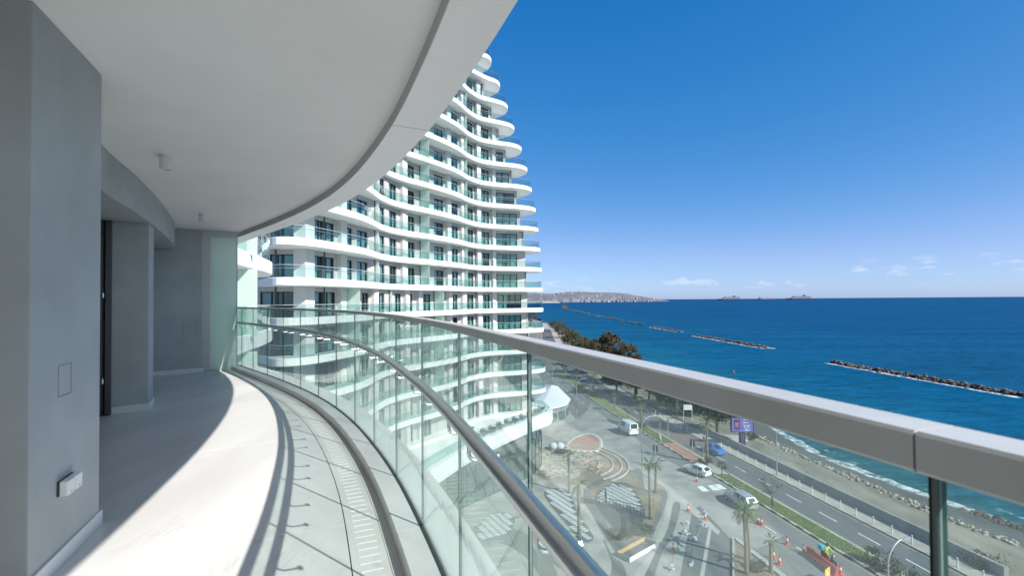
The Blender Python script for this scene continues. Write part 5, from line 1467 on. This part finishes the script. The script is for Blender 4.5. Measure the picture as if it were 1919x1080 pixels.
# billboard
t = thing('billboard', 'dark framed digital billboard with purple advert on a single black post', 'billboard', (*(38.99, 82.71), 0.0), R(-4))
MB().box((0, 0, 1.2), (0.95, 0.5, 2.5)).build('post', 'black_plastic', t, bevel=0.03)
MB().box((0.0, -0.26, 1.2), (0.55, 0.02, 2.2)).build('post_panel', 'screen_dark', t)
fr_ = MB(); W_, H_ = 3.75, 2.6; zc_ = 3.75
fr_.box((0, 0, zc_), (W_, 0.42, H_)); fr_.build('cabinet', 'black_plastic', t, bevel=0.03)
scn = MB().box((0, -0.212, zc_), (W_ - 0.3, 0.02, H_ - 0.3)).build('screen', 'screen_purple', t)
MB().box((-0.92, -0.225, zc_), (1.0, 0.012, 1.75)).build('advert_block', 'screen_dark', scn)
m = MB()
for k, (w, dx) in enumerate(((0.55, 0), (0.75, 0.02), (0.45, -0.05), (0.65, 0.0))): m.box((-0.92 + dx, -0.233, zc_ + 0.34 - 0.2*k), (w, 0.006, 0.12))
m.build('advert_lettering', 'screen_pink', scn)
m = MB()
for (x, z, w, h) in ((0.70, 0.88, 1.2, 0.13), (0.55, 0.40, 0.85, 0.15), (0.72, -0.08, 1.15, 0.12), (0.70, -0.38, 0.9, 0.12), (0.80, -0.78, 0.9, 0.10), (0.72, -0.95, 0.75, 0.08)):
    n_ = max(3, int(w/0.12))
    for i in range(n_):
        if (i*7 + int(h*100)) % 5 != 3: m.box((x - w/2 + w*(i + .5)/n_, -0.226, zc_ + z), (w/n_*0.72, 0.006, h))
m.build('advert_lettering', 'screen_white', scn)
# blank notice board
t = thing('notice_board', 'blank white notice board on two tall thin posts by the beach path', 'notice board', (*(36.08, 100.2), 0.1), R(-5))
for x in (-0.85, 0.85): MB().tube([(x, 0, 0), (x, 0, 3.3)], 0.05, 8).build('post', 'white_paint', t)
MB().box((0, -0.06, 2.75), (1.6, 0.05, 1.1)).build('panel', 'white_paint', t)
# shelter by the road
t = thing('kiosk', 'small white roadside kiosk with yellow trim under the far trees', 'kiosk', (*(29.89, 150.7), 0.1), R(8))
MB().box((0, 0, 1.25), (2.2, 2.0, 2.5)).build('wall', 'white_paint', t, bevel=0.02)
MB().box((0, 0, 2.58), (2.6, 2.4, 0.16)).build('roof', 'tower_white', t, bevel=0.02)
MB().box((0.3, -1.02, 1.5), (1.1, 0.05, 1.1)).build('window', 'pane_glass', t)
MB().box((-1.12, 0, 1.3), (0.05, 1.2, 2.2)).build('side_panel', 'black_plastic', t)
# black railing across the sunken court
t = thing('court_railing', 'black metal railing across the middle of the sunken court', 'railing', (0, 0, 0))
ra, rb = Vector((10.23, 60.0)), Vector((15.24, 56.68))
for i in range(15):
    q = ra.lerp(rb, i/14); MB().tube([(q.x, q.y, 0.03), (q.x, q.y, 1.05)], 0.03, 6).build('post', 'black_plastic', t)
for z_ in (0.3, 0.68, 1.05): MB().tube([(ra.x, ra.y, z_), (rb.x, rb.y, z_)], 0.03, 6).build('rail', 'black_plastic', t)
# formwork trough
f0 = Vector((12.36, 48.74)); fv = Vector((13.83, 49.98)) - Vector((11.24, 47.85)); fa = math.atan2(fv.y, fv.x)
t = thing('timber_formwork', 'open rectangular timber and steel formwork trough on the dark path', 'formwork', (f0.x, f0.y, 0.03), fa)
for s_, mt in ((-1, 'white_paint'), (1, 'timber')): MB().box((0, s_*0.75, 0.22), (4.6, 0.08, 0.44)).build('side_board', mt, t)
for s_ in (-1, 1): MB().box((s_*2.3, 0, 0.22), (0.08, 1.5, 0.44)).build('end_board', 'galv', t)
MB().box((0, 0.1, 0.03), (4.4, 1.3, 0.04)).build('bottom_board', 'asphalt_dark', t)
# loose building debris on the works
m = MB(); rnd = random.Random(77)
for i in range(260):
    a_ = rnd.uniform(0, 6.28); r_ = 6.5*rnd.random()**0.6
    x, y = ac[0] - 1.5 + r_*math.cos(a_), ac[1] + r_*math.sin(a_)
    l_ = rnd.choice((0.25, 0.3, 0.5, 1.2, 2.0)); m.box((x, y, 0.06 + rnd.random()*0.08), (l_, rnd.uniform(.08, .3), rnd.uniform(.05, .16)), rnd.uniform(0, 3.1), rx=rnd.uniform(-.2, .2))
tag(m.build('building_debris', 'rock_pale'), 'loose blocks and planks scattered over the unfinished works', 'debris', kind='stuff')
# sacks on the works
for i, (p, lb) in enumerate((((6.78, 82.01), 'white bulk sack nearest the tower glazing'), ((7.86, 81.98), 'white bulk sack right of its twin at the works'), ((7.87, 79.44), 'dark tarpaulin heap in front of the white sacks'))):
    m = MB(); rnd = random.Random(i)
    bm = bmesh.new(); bmesh.ops.create_icosphere(bm, subdivisions=2, radius=0.75)
    bm.verts.index_update()
    vs = [(v.co.x*(1.05 if i < 2 else 1.6), v.co.y*1.05, max(-0.55, v.co.z*(0.9 if i < 2 else .4)) + 0.5 + 0.14*mnoise.noise(v.co*2 + Vector((i, 0, 0)))) for v in bm.verts]
    m.add(vs, [tuple(v.index for v in f.verts) for f in bm.faces]); bm.free()
    o = m.build('bulk_sack' if i < 2 else 'tarpaulin', 'sack' if i < 2 else 'black_plastic', smooth=True, loc=(p[0], p[1], 0.0))
    tag(o, lb, 'sack' if i < 2 else 'tarpaulin')
# white roofed pavilion beside the road
pv = thing('pavilion', 'low pavilion with white sloping canopy roof beside the side road', 'pavilion', (0, 0, 0))
rf = [(12.42, 104.53), (11.07, 99.74), (9.09, 97.31), (7.27, 95.93), (5.32, 95.06)]
apx = (9.11, 113.13)
rfb = [(4.33, 101.01), (5.47, 112.67), (7.93, 121.75), (11.13, 120.11)]
loop = rf + rfb
m = MB()
m.add([(p[0], p[1], 3.9) for p in loop] + [(apx[0], apx[1], 5.4)], [(i, (i+1) % len(loop), len(loop)) for i in range(len(loop))])
m.add([(p[0], p[1], 3.9) for p in loop] + [(p[0], p[1], 3.55) for p in loop], [(i, (i+1) % len(loop), len(loop) + (i+1) % len(loop), len(loop) + i) for i in range(len(loop))])
m.build('roof', 'tower_white', pv)
cx_, cy_ = sum(p[0] for p in loop)/len(loop), sum(p[1] for p in loop)/len(loop)
inn_ = [(cx_ + (p[0]-cx_)*0.93, cy_ + (p[1]-cy_)*0.93) for p in loop]
MB().prism(inn_, 0, 3.56).build('wall', 'wall_concrete', pv)
for a_, b_ in zip(inn_[:4], inn_[1:5]):
    a_, b_ = Vector(a_), Vector(b_); t_ = (b_ - a_).normalized(); n_ = Vector((t_.y, -t_.x)); 
    if n_.y > 0: n_ = -n_
    c = (a_ + b_)/2 + n_*0.03
    MB().box((c.x, c.y, 1.6), ((b_-a_).length*0.8, 0.06, 1.8), math.atan2(t_.y, t_.x)).build('window', 'pane_glass', pv)
# terrace chairs on the podium
ch = None
for i, d_ in enumerate(np.linspace(24, 44, 11)):
    q = pod.at(float(d_), -1.9); t_ = pod.tan(float(d_))
    loc = (q.x, q.y, pz1 - 0.35)
    rz = math.atan2(t_.y, t_.x) + random.Random(i).uniform(-.3, .3)
    if ch is None:
        ch = thing('terrace_chair', 'dark lounge chair in the row behind the podium railing', 'chair', loc, rz, 'dark lounge chairs on the podium terrace')
        MB().box((0, 0, 0.36), (0.8, 0.8, 0.16)).build('seat', 'asphalt_dark', ch, bevel=0.02)
        MB().box((0, 0.38, 0.65), (0.8, 0.14, 0.55)).build('backrest', 'asphalt_dark', ch, bevel=0.02)
        for s_ in (-1, 1): MB().box((s_*0.38, -0.05, 0.48), (0.09, 0.75, 0.22)).build('armrest', 'asphalt_dark', ch, bevel=0.01)
        for sx in (-.34, .34):
            for sy in (-.34, .34): MB().tube([(sx, sy, 0), (sx, sy, 0.30)], 0.025, 6).build('leg', 'black_plastic', ch)
    else: dup(ch, loc, rz)

# ================================================================ vehicles and people
def paint(name, col, metal=0.0):
    m = mat(name, col, 0.3, metal=metal, spec=0.5, var=0.03, scale=2)
    m.node_tree.nodes['Principled BSDF'].inputs['Coat Weight'].default_value = 0.6
    m.node_tree.nodes['Principled BSDF'].inputs['Coat Roughness'].default_value = 0.08
paint('paint_white', (0.74, 0.75, 0.75)); paint('paint_silver', (0.50, 0.51, 0.52), 0.4); paint('paint_blue', (0.02, 0.16, 0.45))
mat('tyre', (0.015, 0.015, 0.015), 0.8); mat('car_glass', (0.015, 0.02, 0.024), 0.08, spec=0.8); mat('tail_red', (0.45, 0.02, 0.02), 0.25); mat('headlight', (0.75, 0.76, 0.78), 0.1, spec=0.8)
mat('plate', (0.75, 0.70, 0.35), 0.5)
def car(p, heading, label, colour, secs, z=0.012, wheels=None, wr=0.31, name='car', cat='car', side_from=0):
    """secs: (x, zlow, zbelt, ztop, halfwidth_belt, halfwidth_top) from rear to front; x forward"""
    t = thing(name, label, cat, (p[0], p[1], z), heading)
    rings = []
    for (x, zl, zb, zt, wb, wt) in secs:
        zm = zl + (zb - zl)*0.5
        rings.append([(x, -wb*0.90, zl), (x, -wb, zm), (x, -wb*0.985, zb), (x, -wt, zt - 0.05), (x, -wt*0.86, zt), (x, wt*0.86, zt), (x, wt, zt - 0.05), (x, wb*0.985, zb), (x, wb, zm), (x, wb*0.90, zl)])
    MB().loft(rings).build('body', colour, t, bevel=0.015)
    # glazing lies just proud of the cabin panels
    def quad(a, b, c, d, shrink, push, nm):
        P = [Vector(q) for q in (a, b, c, d)]; cen = sum(P, Vector())/4
        n = (P[1]-P[0]).cross(P[3]-P[0]).normalized(); out = cen - Vector((cen.x*0.0, 0, 0.7))
        if n.dot(Vector((cen.x*0.3, cen.y, max(0.0, cen.z - 1.0)))) < 0: n = -n
        P = [cen + (q - cen)*shrink + n*push for q in P]
        MB().add(P, [(0, 1, 2, 3)]).build(nm, 'car_glass', t)
    for i in range(len(secs) - 1):
        a, b = secs[i], secs[i+1]
        ha, hb = a[3] - a[2], b[3] - b[2]
        r0, r1 = rings[i], rings[i+1]
        if ha > 0.3 and hb > 0.3 and i < side_from: continue
        if ha > 0.3 and hb > 0.3:
            quad(r0[2], r1[2], r1[3], r0[3], 0.86, 0.012, 'side_window'); quad(r0[7], r1[7], r1[6], r0[6], 0.86, 0.012, 'side_window')
        elif ha > 0.3 and hb <= 0.3:
            quad(r0[4], r0[5], r1[5], r1[4], 0.86, 0.012, 'windscreen')
        elif ha <= 0.3 and hb > 0.3:
            quad(r0[4], r0[5], r1[5], r1[4], 0.84, 0.012, 'rear_window')
    xr, xf = secs[0][0], secs[-1][0]
    wb = secs[0][4]
    for x in (wheels or (xr + 0.75, xf - 0.8)):
        for s_ in (-1, 1):
            w = MB().xcyl((0, 0, 0), wr, 0.2, 18).build('wheel', 'tyre', t); w.location = (x, s_*(secs[2][4] - 0.09), wr)
            MB().xcyl((0, s_*0.012, 0), wr*0.62, 0.2, 14).build('rim', 'galv', w)
    zb = secs[0][2]
    for s_ in (-1, 1):
        MB().box((xr + 0.02, s_*wb*0.80, zb - 0.06), (0.10, 0.26, 0.22)).build('tail_light', 'tail_red', t, bevel=0.02)
        MB().box((xf - 0.10, s_*secs[-1][4]*0.74, secs[-1][2] - 0.12), (0.18, 0.34, 0.14)).build('headlight', 'headlight', t, bevel=0.02)
        MB().box((xr + (xf-xr)*0.66, s_*(secs[2][4] + 0.08), secs[2][2] + 0.08), (0.14, 0.18, 0.12)).build('mirror', colour, t, bevel=0.02)
    MB().box((xr - 0.005, 0, zb - 0.3), (0.02, 0.5, 0.12)).build('number_plate', 'plate', t)
    return t
HATCH = [(-2.0, 0.32, 0.88, 0.95, 0.78, 0.72), (-1.52, 0.27, 0.96, 1.38, 0.84, 0.58), (-0.75, 0.25, 0.94, 1.51, 0.86, 0.60), (0.10, 0.25, 0.91, 1.47, 0.86, 0.58), (1.15, 0.25, 0.88, 0.95, 0.85, 0.70), (1.75, 0.27, 0.78, 0.84, 0.80, 0.66), (2.0, 0.34, 0.62, 0.68, 0.70, 0.58)]
MPV = [(-2.2, 0.34, 0.98, 1.05, 0.82, 0.76), (-1.85, 0.30, 1.02, 1.52, 0.88, 0.62), (-1.0, 0.27, 1.0, 1.66, 0.90, 0.67), (0.25, 0.27, 0.98, 1.62, 0.90, 0.65), (1.15, 0.27, 0.97, 1.05, 0.89, 0.76), (1.95, 0.30, 0.84, 0.9, 0.84, 0.70), (2.2, 0.36, 0.68, 0.74, 0.74, 0.62)]
VAN = [(-2.6, 0.40, 1.25, 1.36, 0.93, 0.90), (-2.52, 0.34, 1.3, 2.32, 0.97, 0.84), (-0.9, 0.34, 1.3, 2.38, 0.98, 0.85), (1.0, 0.34, 1.28, 2.34, 0.98, 0.84), (1.85, 0.34, 1.25, 1.36, 0.97, 0.84), (2.45, 0.38, 1.0, 1.08, 0.92, 0.78), (2.6, 0.44, 0.8, 0.86, 0.86, 0.7)]
def road_dir(f, y): return math.atan2(6.0, f(y + 3) - f(y - 3))
pb = (26.37, 70.09); car(pb, road_dir(ML, pb[1]) + R(22), 'white hatchback at the junction seen from behind', 'paint_white', HATCH)
pb = (27.77, 59.7); car(pb, road_dir(ML, pb[1]) + R(3), 'silver estate car on the landward lane beside the grass median', 'paint_silver', MPV)
pb = (32.97, 79.41); car(pb, road_dir(RR, pb[1]) + math.pi, 'bright blue hatchback driving towards the camera on the seaward road', 'paint_blue', HATCH)
pb = (21.63, 91.77); car(pb, road_dir(ML, pb[1]) + R(4), 'white high roofed van seen from behind on the landward road', 'paint_white', VAN, wr=0.34, name='van', cat='van', side_from=2)

def skin_body(name, joints_, edges_, radii, parent, material, loc=(0, 0, 0)):
    me = bpy.data.meshes.new(name); me.from_pydata([tuple(j) for j in joints_], edges_, [])
    me.materials.append(MATS[material])
    o = bpy.data.objects.new(name, me); COL.objects.link(o); o.parent = parent; o.location = loc
    sm = o.modifiers.new('skin', 'SKIN'); sm.use_smooth_shade = True
    for i, r_ in enumerate(radii):
        v = me.skin_vertices[0].data[i]; v.radius = (r_, r_)
        v.use_root = (i == 0)
    ss = o.modifiers.new('subsurf', 'SUBSURF'); ss.levels = 1; ss.render_levels = 1
    return o
mat('skin', (0.45, 0.28, 0.20), 0.6); mat('jacket_yellow', (0.55, 0.62, 0.05), 0.6); mat('cloth_dark', (0.03, 0.03, 0.035), 0.8); mat('box_teal', (0.06, 0.38, 0.50), 0.5); mat('hair_dark', (0.02, 0.015, 0.01), 0.7)
def person(p, rz, label, z=0.03, cloth='cloth_dark', jacket='cloth_dark'):
    t = thing('person', label, 'person', (p[0], p[1], z), rz)
    J = [(0, 0, 0.95), (0, 0, 1.15), (0, 0, 1.38), (0, -0.01, 1.50), (0, -0.01, 1.64), (0, -0.02, 1.74),
         (-0.10, 0, 0.90), (-0.12, -0.06, 0.50), (-0.12, 0.0, 0.08), (-0.12, -0.14, 0.03), (0.10, 0, 0.90), (0.12, 0.06, 0.50), (0.12, 0.10, 0.08), (0.12, -0.02, 0.03),
         (-0.19, 0, 1.40), (-0.25, -0.02, 1.12), (-0.24, -0.16, 0.90), (-0.235, -0.20, 0.82), (0.19, 0, 1.40), (0.25, 0.02, 1.12), (0.25, -0.06, 0.88), (0.245, -0.09, 0.80)]
    E_ = [(0, 1), (1, 2), (2, 3), (3, 4), (4, 5), (0, 6), (6, 7), (7, 8), (8, 9), (0, 10), (10, 11), (11, 12), (12, 13), (2, 14), (14, 15), (15, 16), (16, 17), (2, 18), (18, 19), (19, 20), (20, 21)]
    Rr = [0.15, 0.135, 0.15, 0.06, 0.10, 0.085, 0.095, 0.065, 0.045, 0.04, 0.095, 0.065, 0.045, 0.04, 0.065, 0.048, 0.036, 0.032, 0.065, 0.048, 0.036, 0.032]
    skin_body('body', J, E_, Rr, t, cloth)
    MB().lathe([(0.0, 0.10), (0.06, 0.09), (0.10, 0.04), (0.108, -0.02), (0.09, -0.03), (0, -0.03)], (0, -0.01, 1.74), 12).build('hair', 'hair_dark', t, smooth=True)
    return t
person((11.37, 60.14), R(60), 'person in dark clothes standing at the railing of the sunken court', 0.05)
person((10.62, 100.94), R(200), 'person in dark clothes standing on the corner by the pavilion', 0.03)
# scooter with rider
ps = (29.95, 46.44); hs = road_dir(ML, ps[1]) + math.pi
sct = thing('scooter', 'dark delivery scooter with teal top box stopped beside the red barriers', 'scooter', (ps[0], ps[1], 0.012), hs)
for x in (-0.62, 0.66):
    w = MB().xcyl((0, 0, 0), 0.26, 0.11, 18).build('wheel', 'tyre', sct); w.location = (x, 0, 0.26)
    MB().xcyl((0, 0, 0), 0.15, 0.115, 14).build('rim', 'galv', w)
MB().loft([[(x, -w, z0), (x, w, z0), (x, w*.8, z1), (x, -w*.8, z1)] for x, w, z0, z1 in ((-0.85, .10, .52, .72), (-0.5, .17, .34, .80), (-0.05, .17, .28, .74), (0.05, .15, .24, .34), (0.36, .15, .24, .34), (0.42, .19, .26, .92), (0.56, .15, .5, 1.02))]).build('body', 'cloth_dark', sct, bevel=0.02)
MB().tube([(0.66, 0, 0.26), (0.50, 0, 0.95)], 0.04, 8).build('fork', 'galv', sct)
MB().tube([(0.40, -0.34, 1.02), (0.48, 0, 1.00), (0.40, 0.34, 1.02)], 0.018, 6).build('handlebar', 'black_plastic', sct)
MB().box((0.60, 0, 0.92), (0.08, 0.16, 0.12)).build('headlight', 'headlight', sct, bevel=0.02)
MB().box((-0.35, 0, 0.82), (0.65, 0.28, 0.08)).build('seat', 'black_plastic', sct, bevel=0.03)
MB().box((-0.82, 0, 1.08), (0.48, 0.48, 0.46)).build('top_box', 'box_teal', sct, bevel=0.03)
rid = thing('person', 'rider in yellow jacket and dark helmet sitting on the scooter', 'person', (ps[0], ps[1], 0.012), hs)
J = [(-0.30, 0, 0.95), (-0.24, 0, 1.15), (-0.16, 0, 1.38), (-0.13, 0, 1.50), (-0.11, 0, 1.62), (-0.10, 0, 1.70),
     (-0.25, -0.11, 0.92), (0.14, -0.16, 0.84), (0.20, -0.15, 0.42), (0.32, -0.15, 0.38), (-0.25, 0.11, 0.92), (0.14, 0.16, 0.84), (0.20, 0.15, 0.42), (0.32, 0.15, 0.38),
     (-0.15, -0.19, 1.40), (0.02, -0.27, 1.18), (0.30, -0.28, 1.07), (0.38, -0.28, 1.05), (-0.15, 0.19, 1.40), (0.02, 0.27, 1.18), (0.30, 0.28, 1.07), (0.38, 0.28, 1.05)]
E_ = [(0, 1), (1, 2), (2, 3), (3, 4), (4, 5), (0, 6), (6, 7), (7, 8), (8, 9), (0, 10), (10, 11), (11, 12), (12, 13), (2, 14), (14, 15), (15, 16), (16, 17), (2, 18), (18, 19), (19, 20), (20, 21)]
Rr = [0.15, 0.14, 0.16, 0.06, 0.09, 0.08, 0.10, 0.07, 0.05, 0.04, 0.10, 0.07, 0.05, 0.04, 0.075, 0.055, 0.04, 0.035, 0.075, 0.055, 0.04, 0.035]
skin_body('body', J, E_, Rr, rid, 'jacket_yellow')
MB().lathe([(0.0, 0.17), (0.09, 0.15), (0.135, 0.07), (0.14, -0.02), (0.12, -0.10), (0.0, -0.11)], (-0.10, 0, 1.66), 14).build('helmet', 'cloth_dark', rid, smooth=True)

# ================================================================ sea: breakwaters, ships, buoy
BW = [((133.73, 202.29), (138.94, 130.4), 'nearest long rock breakwater running off the right edge', 330, 1.5),
      ((134.86, 355.87), (138.64, 261.83), 'long rock breakwater with white surf, second from the right', 210, 1.7),
      ((136.29, 471.87), (138.5, 400.29), 'short rock breakwater, third from the right', 110, 1.9),
      ((136.16, 574.2), (138.35, 512.16), 'small rock breakwater, fourth from the right', 80, 2.1),
      ((138.08, 710.94), (139.82, 618.3), 'distant low rock breakwater, fifth from the right', 80, 2.4),
      ((140.77, 849.99), (140.49, 753.18), 'far thin rock breakwater, sixth from the right', 60, 2.8),
      ((163.55, 1478.71), (141.12, 881.4), 'farthest thin pale breakwater reaching to the ruined block', 90, 4.0)]
for i, (a, b, lb, n_, sz) in enumerate(BW):
    rnd = random.Random(100 + i)
    a, b = Vector(a), Vector(b); d = (b - a).normalized(); nn = Vector((-d.y, d.x)); L = (b - a).length
    t = thing('breakwater', lb, 'breakwater', (a.x, a.y, SEA), 0, 'rock breakwaters offshore')
    m = MB()
    for k in range(n_):
        q = rnd.random(); e_ = min(q, 1 - q)*L; wd = 2.6*min(1, e_/6 + 0.35) * (1 if i < 5 else 1.6)
        o_ = rnd.gauss(0, 0.45)*wd
        pos = d*(q*L) + nn*o_
        rock_into(m, (pos.x, pos.y, 0.85*(1 - min(1, abs(o_)/wd)) * rnd.uniform(.5, 1.3)), sz*rnd.uniform(0.4, 1.0)*0.62, rnd)
    tag(m.build('rocks', 'rock_dark', t), kind='stuff')
    if i < 3:
        for sg in (-1, 1):
            A, B = [], []
            for k in range(60):
                q = k/59; j = 0.9*mnoise.noise(Vector((q*L*0.2, i*9 + sg, 0)))
                c0 = d*(q*L) + nn*sg*(0.9 + j*0.4); c1 = d*(q*L) + nn*sg*(3.9 + 1.6*j)
                A.append((c0.x, c0.y, 0.04)); B.append((c1.x, c1.y, 0.04))
            tag(MB().strip(A, B).build('surf', 'foam', t), kind='stuff')
p = (160.43, 1480.01)
o = thing('ruined_block', 'small square brown block standing at the far breakwater end', 'ruin', (p[0], p[1], SEA))
MB().prism([(-8, -5), (7, -5), (8, 5), (-7, 5)], 0, 10).build('wall', 'rock_dark', o)
MB().box((-2, 0, 10.9), (6, 8, 2)).build('top', 'rock_dark', o)
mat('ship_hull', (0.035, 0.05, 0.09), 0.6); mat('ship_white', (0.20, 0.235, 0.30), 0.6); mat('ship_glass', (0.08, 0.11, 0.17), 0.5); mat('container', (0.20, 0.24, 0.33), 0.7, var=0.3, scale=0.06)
def ship(u0, u1, Y, label, kind):
    x0, x1 = px(u0, Y), px(u1, Y); L = x1 - x0
    t = thing('cruise_ship' if kind != 'cargo' else 'cargo_ship', label, 'ship', ((x0 + x1)/2, Y, SEA), 0, 'ships anchored on the horizon')
    h = L*0.045; w = L*0.06
    rings = [[(x*L, -w*a, -2), (x*L, w*a, -2), (x*L, w*b, zz), (x*L, -w*b, zz)] for x, a, b, zz in ((-0.5, .3, .5, h*1.15), (-0.42, .8, 1, h), (0.3, .8, 1, h), (0.43, .3, .6, h*1.15), (0.5, .02, .15, h*1.35))]
    MB().loft(rings).build('hull', 'ship_hull' if kind != 'white' else 'ship_white', t)
    if kind == 'cargo':
        rnd = random.Random(2)
        for i in range(9):
            hh = h*rnd.uniform(0.8, 1.3); MB().box((-0.28*L + i*L*0.075, 0, h + hh/2), (L*0.066, w*1.7, hh)).build('container_stack', 'container', t)
        MB().box((-0.40*L, 0, h*2.0), (L*0.06, w*1.7, h*2.2)).build('bridge', 'ship_white', t)
    else:
        lv = 6
        for i in range(lv):
            a, b = -0.46 + 0.012*i, 0.36 - 0.03*i
            hh = L*0.0125
            MB().box((L*(a + b)/2, 0, h + hh*(i + .5)), (L*(b - a), w*1.8, hh*0.8)).build('deck', 'ship_white', t)
            MB().box((L*(a + b)/2, 0, h + hh*(i + .95)), (L*(b - a)*0.99, w*1.7, hh*0.22)).build('deck_shade', 'ship_glass', t)
        top = h + L*0.0125*lv
        MB().loft([[(x, -w*.4, z) for x in (-0.24*L, -0.15*L)] + [(x, w*.4, z) for x in (-0.15*L, -0.24*L)] for z in (top, top + L*0.04)]).build('funnel', 'ship_hull', t)
        MB().tube([(0.22*L, 0, top - L*0.02), (0.20*L, 0, top + L*0.035)], L*0.004, 6).build('mast', 'ship_white', t)
    return t
ship(1345, 1389, 7600, 'cruise ship with white stern, left of the three on the horizon', 'cruise').scale = (-1, 1, 1.25)
ship(1420, 1454, 7600, 'low flat cargo ship, middle of the three on the horizon', 'cargo').scale = (1, 1, 1.15)
ship(1474, 1521, 7600, 'cruise ship with tall funnel, right of the three on the horizon', 'cruise').scale = (-1, 1, 1.25)
p = (81.24, 178.13)
o = thing('buoy', 'small red buoy floating inside the breakwater line', 'buoy', (p[0], p[1], SEA))
MB().lathe([(0, -0.2), (0.35, 0.0), (0.35, 0.2), (0.12, 0.5), (0.08, 0.8), (0, 0.8)], n=12).build('float', 'barrier_red', o)
MB().lathe([(0, 0.8), (0.1, 0.8), (0.1, 0.95), (0, 0.95)], n=8).build('lantern', 'white_paint', o)

# far town on the hillside
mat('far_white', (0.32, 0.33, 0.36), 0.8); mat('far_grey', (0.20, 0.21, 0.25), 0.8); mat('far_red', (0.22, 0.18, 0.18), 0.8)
rnd = random.Random(11)
far_specs = [(1091, 4900, 62, 20, 'tall pale tower block highest on the far shore', 'far_white'), (1022, 4700, 70, 16, 'slim grey tower beside the wavy tower tip on the far shore', 'far_grey'),
             (1040, 4800, 34, 50, 'wide pale block left on the far shore', 'far_white'), (1060, 4900, 30, 60, 'long low pale block on the far waterfront', 'far_white'), (1078, 4900, 34, 60, 'pale block left of the tallest far tower', 'far_white'),
             (1118, 5000, 26, 80, 'wide white low block right of the tallest far tower', 'far_white'), (1140, 5100, 20, 60, 'small white block on the right slope of the far town', 'far_white'), (1048, 4750, 44, 22, 'narrow grey block on the far shore left', 'far_grey'),
             (1065, 5000, 40, 30, 'grey block in the middle of the far town', 'far_grey'), (1100, 5000, 28, 40, 'pale block just right of the tallest far tower', 'far_white')]
for u, Y, h, w, lb, mt in far_specs:
    t = thing('far_building', lb, 'building', (px(u, Y), Y, 0), 0, 'buildings on the far shore')
    MB().box((0, 0, h/2), (w, 18, h)).build('wall', mt, t)
    for k in range(1, max(2, int(h/9))): MB().box((0, -9.1, k*9), (w*0.9, 0.4, 2.6)).build('window_band', 'ship_glass', t)
m = MB(); m2 = MB()
for i in range(110):
    u = 985 + rnd.random()**0.9*240; q = rnd.random(); Y = 4980 + q*1350
    hmax = float(np.interp(u, [985, 1090, 1150, 1210, 1240], [100, 112, 90, 40, 5]))
    zz = max(0, hmax*math.sin(min(1, max(0, (Y - hd)/900 + 0.05))*1.57)) if Y > hd else 0
    s_ = rnd.uniform(7, 20); (m if rnd.random() < 0.7 else m2).box((px(u, Y), Y, zz + 6), (s_*1.3, s_, rnd.uniform(8, 20) + 6), rnd.uniform(0, 1))
tag(m.build('far_town', 'far_white'), 'mass of small white houses on the far hillside', 'houses', kind='stuff')
tag(m2.build('far_town', 'far_red'), 'scattered red brown houses on the far hillside', 'houses', kind='stuff')
